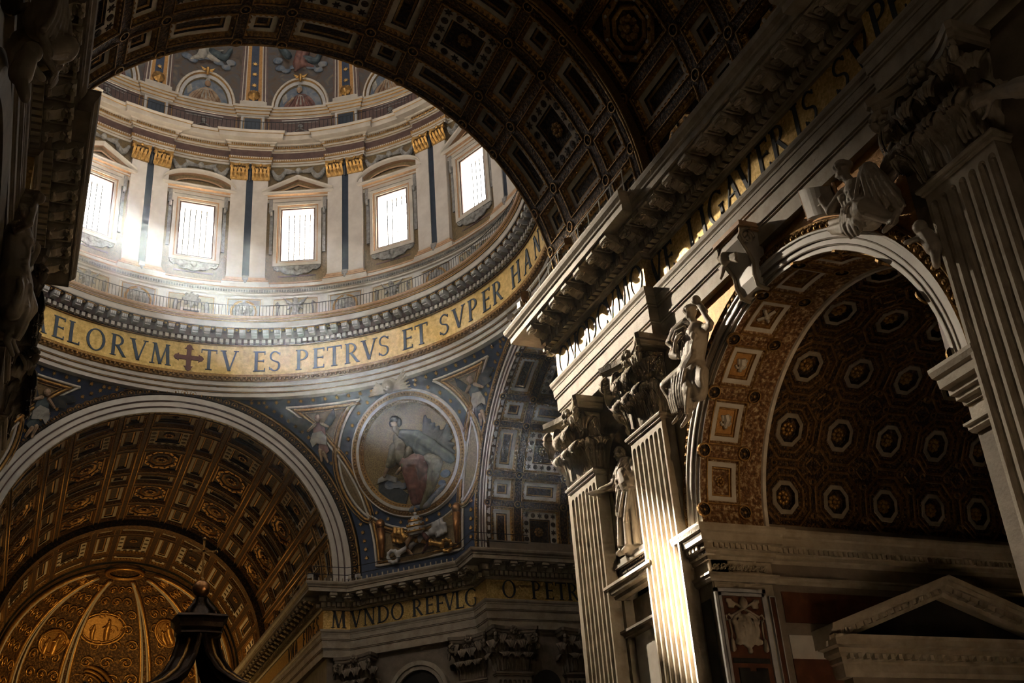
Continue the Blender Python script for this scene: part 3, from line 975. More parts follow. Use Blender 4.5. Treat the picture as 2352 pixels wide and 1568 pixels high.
# pedestal panels: lion roundels under the pilasters, winged children and shells under the windows
def lion_head(mb, c, r):
    c = Vector(c)
    mb.sphere(c, (r, r * .6, r * 1.05), 12, 9)
    for k in range(12):
        a = 2 * PI * k / 12
        mb.sphere(c + Vector((math.cos(a) * r * 1.0, .1 * r, math.sin(a) * r * 1.05)), r * .34, 7, 5)
    mb.sphere(c + Vector((0, -.62 * r, -.22 * r)), (r * .42, r * .36, r * .34), 8, 6)
    mb.sphere(c + Vector((0, -.5 * r, .12 * r)), (r * .17, r * .3, r * .38), 7, 5)
    for s in (-1, 1):
        mb.sphere(c + Vector((s * .38 * r, -.48 * r, .28 * r)), r * .17, 6, 5)
        mb.sphere(c + Vector((s * .62 * r, -.2 * r, .78 * r)), r * .22, 6, 5)
    mb.sphere(c + Vector((0, -.45 * r, -.68 * r)), (r * .3, r * .25, r * .2), 7, 5)


mb = MB(); lion_head(mb, (0, 20.42, 47.75), .52)
for x in (-.25, 0, .25): mb.capsule((x, 20.45, 47.2), (x * .6, 20.5, 46.7), .12, .05, 6)
lion_m = fuse('lion_head', mb, greyrel, .045, 1, .6)
mb = MB()
for r0, rr in ((1.0, .07), (.9, .045)):
    mb.tube([(r0 * math.cos(2 * PI * i / 24), 20.58, 47.65 + r0 * math.sin(2 * PI * i / 24)) for i in range(25)], rr, 5, caps=False)
lring = mb.mesh('roundel_ring', gilt_line)
mb = MB(); mb.prism([(.92 * math.cos(2 * PI * i / 24), .92 * math.sin(2 * PI * i / 24)) for i in range(24)], 0, .03, lambda u, v, d: (u, 20.6 - d, 47.65 + v))
lgr = mb.mesh('roundel_ground', greyrel)


def frame_rect(mb, x0, x1, z0, z1, y, w, t, mi=0):
    for a in ((x0, x1, z0, z0 + w), (x0, x1, z1 - w, z1), (x0, x0 + w, z0 + w, z1 - w), (x1 - w, x1, z0 + w, z1 - w)):
        mb.bx(a[0], a[1], y - t, y + .02, a[2], a[3], mi)


mb = MB(); frame_rect(mb, -1.5, 1.5, 46.15, 48.95, 20.62, .09, .07); frame_rect(mb, -1.28, 1.28, 46.3, 48.8, 20.6, .05, .05, 1)
pfr1 = mb.mesh('panel_frame', [marble, gilt_line])
mb = MB(); mb.bx(-1.25, 1.25, 20.58, 20.66, 46.3, 48.75)
pgr1 = mb.mesh('panel_ground', marble_g); pgr1b = pgr1.copy(); pgr1b.materials.clear(); pgr1b.materials.append(grey_p)
mb = MB(); frame_rect(mb, -1.95, 1.95, 46.15, 48.95, 20.62, .09, .07); frame_rect(mb, -1.75, 1.75, 46.3, 48.8, 20.6, .05, .05, 1)
pfr2 = mb.mesh('panel_frame', [marble, gilt_line])
mb = MB(); mb.bx(-1.72, 1.72, 20.57, 20.66, 46.3, 48.75)
pgr2 = mb.mesh('panel_ground', ochre_p)
# winged child over a shell with two scroll posts
mb = MB()
mb.sphere((0, 20.35, 48.55), .24, 9, 7)
mb.capsule((0, 20.42, 48.25), (.05, 20.42, 47.7), .25, .28); mb.capsule((0, 20.42, 47.6), (-.25, 20.4, 47.0), .2, .13); mb.capsule((0, 20.42, 47.6), (.3, 20.4, 47.05), .2, .13)
for s in (-1, 1):
    mb.capsule((s * .2, 20.42, 48.2), (s * .55, 20.38, 47.8), .11, .09)
    for q in range(4): mb.capsule((s * .2, 20.5, 48.25 + .02 * q), (s * (.95 - .12 * q), 20.48, 48.85 - .22 * q), .10, .05, 6)
for q in range(-4, 5): mb.capsule((0, 20.5, 46.5), (q * .28, 20.5, 47.5 - abs(q) * .10), .09, .12, 6)
child_m = fuse('winged_child', mb, greyrel, .045, 1, .6)
mb = MB()
for s in (-1, 1):
    mb.tube([(s * 1.45, 20.5, 46.4), (s * 1.4, 20.5, 47.9), (s * 1.3, 20.48, 48.25), (s * 1.42, 20.46, 48.45), (s * 1.55, 20.48, 48.3)], [.1, .07, .08, .09, .07], 6)
post_m = mb.mesh('scroll_post', greyrel, True)
# shield with mask and two standing figures (bay on the axis, over a small door)
mb = MB()
mb.sphere((0, 20.42, 48.35), (.5, .2, .5), 12, 9)
for k in range(8):
    a = 2 * PI * k / 8; mb.sphere((.58 * math.cos(a), 20.48, 48.35 + .55 * math.sin(a)), .17, 6, 5)
for s in (-1, 1):
    mb.sphere((s * 1.2, 20.42, 48.1), .17, 7, 6); mb.capsule((s * 1.2, 20.46, 47.9), (s * 1.25, 20.46, 47.2), .19, .17); mb.capsule((s * 1.22, 20.46, 47.2), (s * 1.15, 20.46, 46.5), .16, .10)
    mb.capsule((s * 1.15, 20.44, 47.8), (s * .75, 20.44, 48.1), .08, .06)
shield_m = fuse('shield_group', mb, greyrel, .065, 1)
for k in range(-3, 5):
    a = (0, 0, -R_(11.25 + 22.5 * k))
    p = put('roundel_panel', pgr1b, drum, (0, 0, 0), a)
    put('panel_frame', pfr1, p); put('roundel_ring', lring, p); put('roundel_ground', lgr, p); put('lion_head', lion_m, p)
    a = (0, 0, -R_(22.5 * k))
    p = put('relief_panel', pgr2, drum, (0, 0, 0), a)
    put('panel_frame', pfr2, p)
    if k == 0:
        put('shield_group', shield_m, p)
        mb = MB(); mb.bx(-.6, .6, 20.45, 20.66, 46.0, 47.35)
        obj('gallery_door', mb, bluegrey, p)
        mb = MB(); frame_rect(mb, -.78, .78, 45.95, 47.55, 20.55, .16, .14)
        obj('door_surround', mb, marble, p)
    else:
        put('winged_child', child_m, p); put('scroll_post', post_m, p)

# windows
mbp = MB(); mbp.add([(-WX - .1, 22.0, WZ0 - .1), (WX + .1, 22.0, WZ0 - .1), (WX + .1, 22.0, WZ1 + .1), (-WX - .1, 22.0, WZ1 + .1)], [(0, 1, 2, 3)])
pane_mesh = mbp.mesh('window_pane', pane_m)
mb = MB()
for x in (-WX, WX): mb.add([(x, 20.9, WZ0), (x, 22.1, WZ0), (x, 22.1, WZ1), (x, 20.9, WZ1)], [(0, 1, 2, 3)])
for z in (WZ0, WZ1): mb.add([(-WX, 20.9, z), (WX, 20.9, z), (WX, 22.1, z), (-WX, 22.1, z)], [(0, 1, 2, 3)])
reveal_mesh = mb.mesh('window_reveal', stucco)
mb = MB()
for i in range(1, 6): x = -WX + 2 * WX * i / 6; mb.tube([(x, 21.7, WZ0), (x, 21.7, WZ1)], .045, 4)
for i in range(1, 9): z = WZ0 + (WZ1 - WZ0) * i / 9; mb.tube([(-WX, 21.7, z), (WX, 21.7, z)], .02, 4)
bars_mesh = mb.mesh('glazing_bar', iron)


def architrave_frame(mb, hw, z0, z1, y, w, t, mi):
    frame_rect(mb, -hw - w, hw + w, z0 - w, z1 + w, y, w, t, mi)


mb = MB()
architrave_frame(mb, WX - .02, WZ0 + .02, WZ1 - .02, 20.88, .12, .06, 2)
architrave_frame(mb, WX + .10, WZ0 - .10, WZ1 + .10, 20.88, .16, .14, 0)
architrave_frame(mb, WX + .26, WZ0 - .24, WZ1 + .26, 20.88, .10, .20, 1)
architrave_frame(mb, WX + .36, WZ0 - .32, WZ1 + .36, 20.88, .28, .26, 0)
for s in (-1, 1): mb.bx(s * (WX + .6), s * (WX + .9), 20.6, 20.92, WZ1 - .1, WZ1 + .66, 0)
frame_mesh = mb.mesh('window_frame', [marble, shade_o, porph])
mb = MB()
for s in (-1, 1):
    mb.bx(s * (WX + .72), s * (WX + .98), 20.66, 20.92, 53.2, 57.3); mb.bx(s * (WX + .76), s * (WX + 1.06), 20.58, 20.92, 57.3, 58.6)
    mb.tube([(s * (WX + .86), 20.6, 56.9), (s * (WX + .86), 20.52, 57.2), (s * (WX + .86), 20.6, 57.5)], [.1, .14, .1], 6)
side_mesh = mb.mesh('side_strip', greyrel)
mb = MB(); frame_rect(mb, -2.75, 2.75, 51.05, 60.0, 20.9, .13, .06)
border_mesh = mb.mesh('bay_border', porph)
PWX = 2.52
prof_c = [(-.05, 58.3), (.12, 58.3), (.12, 58.62), (.2, 58.66), (.22, 58.8), (.42, 58.88), (.45, 59.05), (.5, 59.1), (.5, 59.18), (-.05, 59.2)]
mb = MB(); mb.sweep([(-PWX, 21), (-PWX, 20.75), (PWX, 20.75), (PWX, 21)], prof_c, mis=[0, 0, 1, 0, 1, 0, 0, 0, 0])
corn_mesh = mb.mesh('window_cornice', [marble, shade_o])


def raking(segm):
    mb = MB()
    def top(x):
        return 59.2 + 1.32 * (1 - abs(x) / 2.95) if not segm else 59.15 + 1.62 * (math.cos(math.asin(min(1, x / 2.98)) ) - .03) * .86
    xs = np.linspace(-2.95, 2.95, 25 if segm else 3)
    lay = [(20.45, 0.0, 0), (20.25, .16, 0), (20.2, .30, 0), (20.25, .34, 0), (20.9, .36, 0)]
    for (y0, d0, m0), (y1, d1, _) in zip(lay[:-1], lay[1:]):
        for a, b in zip(xs[:-1], xs[1:]):
            mb.add([(a, y0, top(a) - .1 + d0), (b, y0, top(b) - .1 + d0), (b, y1, top(b) - .1 + d1), (a, y1, top(a) - .1 + d1)], [(0, 1, 2, 3)], 0)
    for a, b in zip(xs[:-1], xs[1:]):
        mb.add([(a, 20.45, top(a) - .1), (b, 20.45, top(b) - .1), (b, 20.9, top(b) - .1), (a, 20.9, top(a) - .1)], [(0, 1, 2, 3)], 1)
    # inner raking line and tympanum
    q = .62
    pts = [(x * .72, 59.2 + (top(x) - 59.2) * q) for x in xs]
    for (a, b), (c, d) in zip(pts[:-1], pts[1:]):
        mb.add([(a, 20.6, b), (c, 20.6, d), (c, 20.6, d - .14), (a, 20.6, b - .14)], [(0, 1, 2, 3)], 1)
        mb.add([(a, 20.6, b), (c, 20.6, d), (c, 20.85, d + .02), (a, 20.85, b + .02)], [(0, 1, 2, 3)], 1)
    poly = [(x, top(x)) for x in xs] + [(2.9, 59.18), (-2.9, 59.18)]
    mb.prism(poly, 0, .05, lambda u, v, d: (u, 20.86 - d, v), 2)
    return mb.mesh('pediment', [marble, shade_o, ochre])


ped_t, ped_s = raking(False), raking(True)
mb = MB()
outl = [(-1.95, 52.15), (-1.9, 51.75), (-1.6, 51.55), (-1.35, 51.6), (-1.0, 51.3), (-.5, 51.25), (0, 51.1), (.5, 51.25), (1.0, 51.3), (1.35, 51.6), (1.6, 51.55), (1.9, 51.75), (1.95, 52.15)]
mb.prism(outl, 0, .16, lambda u, v, d: (u, 20.84 - d, v))
mb.sphere((0, 20.62, 51.72), (.24, .14, .27), 9, 7)
for s in (-1, 1):
    for q in range(3): mb.capsule((s * .2, 20.66, 51.75), (s * (1.0 - .15 * q), 20.66, 51.98 - .16 * q), .09, .05, 6)
    mb.tube([(s * 1.5, 20.66, 51.95), (s * 1.7, 20.64, 51.85), (s * 1.62, 20.64, 51.72), (s * 1.48, 20.66, 51.8)], .06, 6)
apron_m = fuse('apron', mb, greyrel, .04, 1, .6)
mb = MB()
mb.sphere((0, 20.5, 61.35), (.26, .22, .3), 9, 7)
for s in (-1, 1):
    for q in range(4): mb.capsule((s * .2, 20.6, 61.3), (s * (1.25 - .1 * q), 20.62, 61.75 - .18 * q), .10, .07, 6)
    prev = None
    for q in range(9):
        t = q / 8; p = Vector((s * (1.1 + 1.1 * t), 20.6, 61.5 - .9 * math.sin(t * PI) * .8 - .05))
        mb.sphere(p, .17 + .1 * math.sin(t * PI), 7, 5)
garland_m = fuse('winged_head_garland', mb, greyrel, .045, 1, .6)
WLAB = {-1: 'leftmost drum window, glaring white, half hidden by the dark cornice', 0: 'bright drum window under a curved pediment above the red cross',
        1: 'bright drum window under a pointed pediment, in the middle of the five', 2: 'drum window under a curved pediment, second from the right',
        3: 'rightmost drum window with visible glazing bars, beside the coffered arch'}
for k in range(16):
    kk = k if k <= 8 else k - 16
    w = empty('window_%d' % (k + 1), (0, 0, 0), (0, 0, -R_(22.5 * k)))
    struct(w, WLAB.get(kk, 'drum window out of view, number %d round the ring' % (k + 1)))
    put('window_pane', pane_mesh, w); put('window_reveal', reveal_mesh, w)
    if -3 <= kk <= 5:
        put('glazing_bars', bars_mesh, w); put('window_frame', frame_mesh, w); put('side_strip', side_mesh, w); put('bay_border', border_mesh, w)
        put('window_cornice', corn_mesh, w); put('pediment', ped_s if kk % 2 == 0 else ped_t, w); put('window_apron', apron_m, w)
        put('winged_head_garland', garland_m, w)

# attic above the upper cornice
mb = MB(); mb.lathe([(21.0, 64.8), (21.0, 67.4)], 96)
dome = struct(obj('ceiling_dome', mb, porph), 'painted dome with gilt ribs above the drum')
PA = drum_path(20.75, 20.95, 3.6)
for nm, prof, mt in (('attic_cornice', [(-.6, 67.38), (-.1, 67.4), (.05, 67.42), (.07, 67.55), (.14, 67.6), (.16, 67.85), (.25, 67.9), (.3, 68.05), (.42, 68.1), (.44, 68.3), (-1.6, 68.4)], marble),):
    mb = MB(); mb.sweep(PA, prof, mis=[0, 0, 0, 1, 0, 1, 0, 0, 0, 0]); obj(nm, mb, [mt, shade_o], dome)
for o_, z, r in ((.1, 67.58, .04), (.2, 67.88, .05), (.34, 68.07, .04)):
    mb = MB(); mb.sweep(PA, [(o_ + r, z - r), (o_ + 2 * r, z), (o_ + r, z + r)]); obj('gilt_fillet', mb, gold, dome)
mb = MB(); mb.bx(-1.0, 1.0, 20.75, 21.02, 64.85, 67.4)
apil = mb.mesh('attic_pier', marble_g)
mb = MB(); frame_rect(mb, -.78, .78, 65.1, 67.2, 20.74, .08, .04); mb.bx(-.68, .68, 20.7, 20.76, 65.2, 67.1, 1)
for s in (-1, 1): frame_rect(mb, s * 1.22 - .2, s * 1.22 + .2, 65.1, 67.3, 20.96, .07, .05)
apan = mb.mesh('attic_panel', [gilt_line, bluegrey])
mb = MB(); frame_rect(mb, -2.3, 2.3, 65.0, 67.2, 20.98, .08, .05); frame_rect(mb, -2.0, 2.0, 65.3, 66.9, 20.98, .06, .04, 1)
mb.tube([(-1.5, 20.9, 66.0), (-.8, 20.9, 65.7), (0, 20.9, 66.2), (.8, 20.9, 65.7), (1.5, 20.9, 66.0)], .06, 5, 1); mb.sphere((0, 20.9, 66.45), (.25, .1, .2), 8, 6, 1)
apan2 = mb.mesh('attic_panel', [marble_g, greyrel])
for k in range(-3, 5):
    a = (0, 0, -R_(11.25 + 22.5 * k))
    p = put('attic_pier', apil, dome, (0, 0, 0), a); put('attic_panel', apan, p)
    put('attic_panel', apan2, dome, (0, 0, 0), (0, 0, -R_(22.5 * k)))


def dz(z): return 20.95 * math.sqrt(max(0, 1 - ((z - 69) / 29.0) ** 2))


def dm(x, z, d=0.0):
    # dome surface in a bay frame: x tangential, z height, d inward
    r = dz(z) - d
    a = x / 20.95
    return (r * math.sin(a), r * math.cos(a), z)


mb = MB(); mb.lathe([(dz(z), z) for z in [68.3, 69, 70, 71, 72, 73, 74, 76, 79, 82, 86, 90, 93, 95, 95.8]] + [(4.2, 96.2), (4.2, 99), (0.01, 99)], 96)
obj('dome_shell', mb, sky_paint, dome, smooth=True)
# ribs: bands of brown, white, gold and starry blue with a lion mask at the foot
mb = MB()
for x0, x1, d, mi in ((-1.28, 1.28, .05, 0), (-1.08, -1.0, .12, 1), (1.0, 1.08, .12, 1), (-.80, -.70, .12, 1), (.70, .80, .12, 1), (-.70, -.38, .10, 2), (.38, .70, .10, 2), (-.38, .38, .09, 3)):
    zs = np.linspace(68.35, 82, 15)
    for a, b in zip(zs[:-1], zs[1:]):
        k0, k1 = 1 - (a - 68) * .018, 1 - (b - 68) * .018
        mb.add([dm(x0 * k0, a, d), dm(x1 * k0, a, d), dm(x1 * k1, b, d), dm(x0 * k1, b, d)], [(0, 1, 2, 3)], mi)
        for xx in (x0, x1):
            mb.add([dm(xx * k0, a, d), dm(xx * k0, a, 0), dm(xx * k1, b, 0), dm(xx * k1, b, d)], [(0, 1, 2, 3)], mi)
mb.bx(-1.15, 1.15, 20.55, 21, 68.3, 68.9, 4); mb.bx(-.9, .9, 20.6, 21, 68.9, 69.0, 1)
ribm = mb.mesh('dome_rib', [porph, stucco, orange, blue, marble])
mb = MB(); lion_head(mb, (0, 20.72, 69.75), .42); mb.capsule((0, 20.7, 69.3), (0, 20.75, 68.95), .16, .07)
mask_m = fuse('gilt_lion_mask', mb, gold, .06, 1)
mb = MB(); mb.prism(star_pts(.26, 8, .4), 0, .04, lambda u, v, d: (u, -d, v))
star_b = mb.mesh('gilt_star', gold)
# lunettes with a robed half figure
LR, LZ = 2.55, 68.4
def arcpts(r, n=20, k=1.32): return [(r * math.cos(PI * i / n), LZ + r * k * math.sin(PI * i / n)) for i in range(n + 1)]
mb = MB()
for r0, r1, d0, d1, mi in ((2.62, 2.52, .05, .26, 0), (2.52, 2.36, .26, .26, 0), (2.36, 2.28, .26, .12, 2), (2.28, 2.0, .12, .12, 1), (2.0, 1.94, .12, .2, 3), (1.94, 1.88, .2, .04, 3)):
    A, B = arcpts(r0), arcpts(r1)
    for i in range(20):
        mb.add([dm(*A[i], d0), dm(*A[i + 1], d0), dm(*B[i + 1], d1), dm(*B[i], d1)], [(0, 1, 2, 3)], mi)
lun_fr = mb.mesh('lunette_frame', [stucco, marble_g, gilt_line, ochre])
mb = MB()
A = arcpts(1.9)
mb.add([dm(x, z, .05) for x, z in A], [tuple(range(len(A)))])
lun_gr = mb.mesh('lunette_ground', cloud_paint)


def bust(lean, robe):
    mb = MB()
    F = lambda x, z, d: dm(x, z, d)
    mb.sphere(F(.1 * lean, 70.35, .22), (.27, .14, .33), 9, 7, 1)
    mb.prism([(-1.5, 68.42), (-1.4, 68.8), (-1.15, 69.2), (-.8, 69.5), (-.5, 69.75), (-.1, 70.0), (.35, 69.95), (.7, 69.7), (.95, 69.4), (1.2, 69.0), (1.4, 68.42)], .05, .16, F, 0)
    for q in range(6): mb.capsule(F(-.5 + .2 * q, 69.6, .18), F(-1.1 + .45 * q, 68.5, .2), .09, .12, 7, 0)
    mb.prism([(-.5, 69.6), (0, 69.85), (.45, 69.5), (.2, 68.45), (-.3, 68.45)], .16, .2, F, 2)
    mb.capsule(F(.7 * lean, 69.4, .2), F(1.1 * lean, 68.8, .25), .16, .12, 7, 1)
    mb.prism([(-1.55, 68.9), (-1.65, 69.7), (-1.3, 70.1), (-1.15, 69.4)], .05, .1, F, 2)
    mb.prism([(.1 * lean - .22, 70.6), (.1 * lean + .22, 70.6), (.1 * lean + .1, 71.05), (.1 * lean - .1, 71.05)], .1, .2, F, 2)
    return mb.mesh('painted_bishop', [robe, flesh_paint, white_paint])


busts = [bust(1, flesh_paint), bust(-1, red_paint)]
mb = MB(); p = dm(0, 71.85, .3)
mb.sphere(p, (.2, .18, .23), 9, 7); mb.capsule((p[0], p[1], p[2] - .2), (p[0], p[1] - .05, p[2] - .6), .18, .14)
for s in (-1, 1):
    for q in range(3): mb.capsule((s * .15, p[1], p[2] - .15), (s * (.62 - .1 * q), p[1] - .05, p[2] + .12 - .2 * q), .09, .06, 6)
angel_m = fuse('gilt_angel_head', mb, gold, .05, 1)
def dome_blobs(name, bl, m):
    mb = MB()
    for x, z, r, q in bl: mb.sphere(dm(x, z, .08), (r, .12, r * q), 10, 7)
    return fuse(name, mb, m, .07, 2, .6)


def dome_caps(name, cp, m):
    mb = MB()
    for x0, z0, x1, z1, r0, r1 in cp: mb.capsule(dm(x0, z0, .12), dm(x1, z1, .12), r0, r1, 9)
    return fuse(name, mb, m, .07, 2, .6)


cloud_a = dome_blobs('painted_cloud', [(-1.9, 72.9, .5, .7), (-1.3, 72.6, .45, .6), (-.7, 73.0, .4, .6), (.9, 72.9, .5, .6), (1.6, 72.5, .45, .7), (2.0, 73.1, .5, .7), (-2.1, 73.7, .5, .8), (0, 73.2, .5, .5)], cloud_paint)
robe_a = dome_caps('painted_robe', [(-.3, 73.2, .1, 75, .5, .4), (.2, 73.3, .5, 74.6, .4, .35), (-.2, 73.1, -.5, 72.6, .3, .15), (.4, 73.2, 1.1, 72.9, .25, .14)], red_paint)
robe_b = dome_caps('painted_robe', [(-.6, 73.3, -.2, 75, .45, .4), (-.7, 73.2, -1.5, 72.7, .3, .15), (.1, 73.3, .9, 73.0, .3, .16), (.0, 73.6, 1.2, 74.2, .2, .1)], white_paint)
robe_c = dome_caps('painted_mantle', [(.3, 73.8, 1.4, 73.4, .4, .3), (1.4, 73.4, 1.9, 74.4, .3, .2), (-1.2, 74.2, -1.8, 74.9, .4, .3)], blue_paint)
for k in range(-2, 5):
    a = (0, 0, -R_(11.25 + 22.5 * k))
    r = put('dome_rib', ribm, dome, (0, 0, 0), a)
    put('lion_mask', mask_m, r)
    for z in (70.9, 72.1, 73.2):
        put('star', star_b, r, dm(0, z, .1))
    a = (0, 0, -R_(22.5 * k))
    g = put('lunette_ground', lun_gr, dome, (0, 0, 0), a)
    put('lunette_frame', lun_fr, g); put('painted_bishop', busts[k % 2], g); put('angel_head', angel_m, g)
    put('painted_cloud', cloud_a, dome, (0, 0, 0), a); put('painted_robe', (robe_b, robe_a)[k % 2], dome, (0, 0, 0), a); put('painted_mantle', robe_c, dome, (0, 0, 0), a)
# ------------------------------------------------------------------ pendentives and the arches of the crossing
SR, SZ = 24.07, 27.0


def sv(az, el): return Vector((math.cos(R_(el)) * math.sin(R_(az)), math.cos(R_(el)) * math.cos(R_(az)), math.sin(R_(el))))


def on(v, d=0.0):
    v = v * (SR - d)
    return (v.x, v.y, v.z)


def curve_el(el, a0, a1, n=40): return [sv(a0 + (a1 - a0) * i / n, el) for i in range(n + 1)]


MC = sv(45.4, 19.4)
_e1 = Vector((math.cos(R_(45.4)), -math.sin(R_(45.4)), 0)); _e2 = MC.cross(_e1) * -1
if _e2.z < 0: _e2 = -_e2


def cap(rho, psi):
    # angular distance rho from the medallion centre, direction psi (0 = right, 90 = up)
    return MC * math.cos(R_(rho)) + (_e1 * math.cos(R_(psi)) + _e2 * math.sin(R_(psi))) * math.sin(R_(rho))


def capxy(u, v, d=0.0):
    # metres right / up of the medallion centre
    rho = math.degrees(math.hypot(u, v) / SR); psi = math.degrees(math.atan2(v, u))
    return on(cap(rho, psi), d)


def arch_curve(beta, t0, t1, n=40, axis='y'):
    out = []
    for i in range(n + 1):
        t = R_(t0 + (t1 - t0) * i / n)
        a, b, c = math.cos(R_(beta)), math.sin(R_(beta)) * math.cos(t), math.sin(R_(beta)) * math.sin(t)
        out.append(Vector((b, a, c)) if axis == 'y' else Vector((a, b, c)))
    return out


def clip(A, B):
    # cut curves A and B at their mutual nearest point: A up to it, B from it
    M_ = np.array([[(p - q).length for q in B] for p in A]); i, j = np.unravel_index(M_.argmin(), M_.shape)
    return i, j


def tri_panel(c1, c2, c3):
    # closed outline from three curves running round the panel
    i1, j2 = clip(c1, c2); i2, j3 = clip(c2, c3); i3, j1 = clip(c3, c1)
    def cut(c, a, b): return c[a:b + 1] if a <= b else c[b:a + 1][::-1]
    return cut(c1, j1, i1) + cut(c2, j2, i2) + cut(c3, j3, i3)


def inset(P, dist):
    # closed outline moved inward by dist metres on the sphere
    n = len(P); c = sum(P, Vector()) / n
    area = sum(((P[i] - c).cross(P[(i + 1) % n] - c)).dot(c) for i in range(n))
    sg = 1 if area > 0 else -1
    out = []
    for i in range(n):
        t = (P[(i + 3) % n] - P[i - 3]).normalized(); v = P[i].cross(t) * sg
        q = (P[i] + v * dist / SR).normalized()
        if min((q - r).length for r in P[::2]) > .8 * dist / SR: out.append(q)
    return out + out[:1]


star_s = MB(); star_s.prism(star_pts(.17, 8, .42), 0, .05, lambda u, v, d: (u, v, d)); star_s = star_s.mesh('gilt_star', gold)


def star_at(v, parent):
    o = put('star', star_s, parent, on(v, .02))
    o.rotation_euler = (-v).to_track_quat('Z', 'Y').to_euler()
    return o


def pend_surface(name, rot, label):
    mb = MB()
    def f(u, v):
        z = -1.6 + 14.9 * v
        rho = math.sqrt(SR * SR - z * z)
        a0 = math.degrees(math.acos(min(1, 20.0 / rho)))
        a = R_(a0 + (90 - 2 * a0) * u)
        return (rho * math.sin(a), rho * math.cos(a), z)
    mb.grid(f, 40, 30)
    return struct(obj(name, mb, blue, None, (0, 0, SZ), (0, 0, rot), True), label)


BETA = 36.6
top_c = curve_el(30.7, 8, 82, 120)
left_c = arch_curve(BETA, 88, 8, 120)
right_c = arch_curve(BETA, 88, 8, 120, 'x')
med_c = [cap(13.3, 360 * i / 180) for i in range(181)]
med_l = [cap(13.75, 90 + 160 * i / 120) for i in range(121)]
med_r = [cap(13.75, 90 - 160 * i / 120) for i in range(121)]
med_low = [cap(13.3, 200 + 140 * i / 120) for i in range(121)]
low_c = curve_el(.6, 30, 60, 80)
T1 = tri_panel(top_c, med_l, left_c[::-1])
T2 = tri_panel(top_c[::-1], med_r, right_c[::-1])
# lower panel: four sides
lft = arch_curve(BETA, 30, 0, 60); rgt = arch_curve(BETA, 30, 0, 60, 'x')
i1, j1 = clip(lft, med_low); i2, j2 = clip(med_low, rgt)
il, jl = clip(lft, low_c); ir, jr = clip(rgt, low_c)
T3 = lft[min(i1, il):max(i1, il) + 1] + low_c[min(jl, jr):max(jl, jr) + 1] + rgt[min(j2, ir):max(j2, ir) + 1][::-1] + med_low[j1:i2 + 1][::-1]


def angel_relief(c, up, rt, q, dark):
    """painted winged figure: wings, robe, arms and head in shallow relief"""
    def F(u, v, d):
        return on((c + rt * (u / SR) + up * (v / SR)).normalized(), d)
    mb = MB()
    mb.prism([(q * a, b) for a, b in ((-.2, .3), (-.9, .9), (-1.9, 1.2), (-2.3, .9), (-1.6, .5), (-1.8, .2), (-1.0, .05), (-.3, -.2))], .1, .22, F, 0)
    mb.prism([(q * a, b) for a, b in ((.3, .3), (.8, 1.0), (1.3, 1.5), (1.35, .8), (1.0, .3), (.5, -.1))], .1, .2, F, 0)
    mb.prism([(q * a, b) for a, b in ((-.35, .55), (.3, .55), (.5, 0), (.45, -.9), (.65, -1.7), (.1, -2.1), (-.2, -1.7), (-.1, -1.0), (-.5, -.4))], .1, .30, F, 1)
    mb.prism([(q * a, b) for a, b in ((-.5, -.2), (.2, -.1), (.55, -.6), (.5, -1.2), (-.3, -1.0), (-.6, -1.3), (-.75, -.8))], .3, .38, F, 2)
    mb.capsule(F(-.25 * q, .45, .3), F(-.85 * q, 0, .3), .15, .10, 7, 3); mb.capsule(F(.25 * q, .45, .3), F(.75 * q, .15, .3), .15, .10, 7, 3)
    mb.capsule(F(.2 * q, -1.8, .28), F(.45 * q, -2.5, .25), .17, .09, 7, 3); mb.capsule(F(-.05 * q, -1.6, .28), F(0, -2.4, .25), .17, .09, 7, 3)
    mb.sphere(F(0, .88, .3), (.25, .25, .3), 9, 7, 3)
    return mb.mesh('painted_angel', [dark_paint, dark, white_paint, flesh_paint])


def dress_pendentive(root):
    ccs = []
    for P, gm in ((T1, ochre), (T2, ochre), (T3, ochre)):
        mb = MB()
        P2 = [P[i] for i in range(0, len(P), 2)]
        mb.add([on(p, .05) for p in P2], [tuple(range(len(P2)))], 0)
        pn = obj('mosaic_spandrel', mb, gm, root)
        Q = P + [P[0]]
        mb = MB(); mb.tube([on(p, .06) for p in Q], .10, 6)
        obj('white_border', mb, stucco, pn, smooth=True)
        mb = MB(); mb.tube([on(p, .10) for p in inset(P, .26)], .13, 6)
        obj('gilt_border', mb, gold_d, pn, smooth=True)
        mb = MB(); mb.tube([on(p, .12) for p in inset(P, .48)], .05, 5)
        obj('gilt_fillet', mb, gilt_line, pn, smooth=True)
        ccs.append((pn, sum(P, Vector()) / len(P)))
    pn, c = ccs[0]
    c = sv(27.5, 26.3); rt = c.cross(Vector((0, 0, 1))).normalized(); up = rt.cross(c)
    put('painted_angel', angel_relief(c, up, rt, 1.0, red_paint), pn)
    pn, c = ccs[1]
    c = sv(63.0, 26.3); rt = c.cross(Vector((0, 0, 1))).normalized(); up = rt.cross(c)
    put('painted_angel', angel_relief(c, up, rt, -1.0, blue_paint), pn)
    # stars on the blue bands
    for b, ax in ((34.9, 'y'), (34.9, 'x')):
        for p in arch_curve(b, 86, 4, 30, ax): star_at(p, root)
    for p in curve_el(31.75, 6, 84, 30): star_at(p, root)
    for i in range(30):
        if not 75 < i * 12 < 105: star_at(cap(12.3, i * 12), root)
    return ccs


pen_r = pend_surface('wall_pendentive_right', 0, 'blue starred pendentive between the far arch and the right arch')
pen_l = pend_surface('wall_pendentive_left', PI / 2, 'blue starred pendentive left of the far arch')
pend_surface('wall_pendentive_near_right', -PI / 2, 'blue pendentive hidden above the near right pier')
pend_surface('wall_pendentive_near_left', PI, 'blue pendentive hidden above the near left pier')
dress_pendentive(pen_r); dress_pendentive(pen_l)

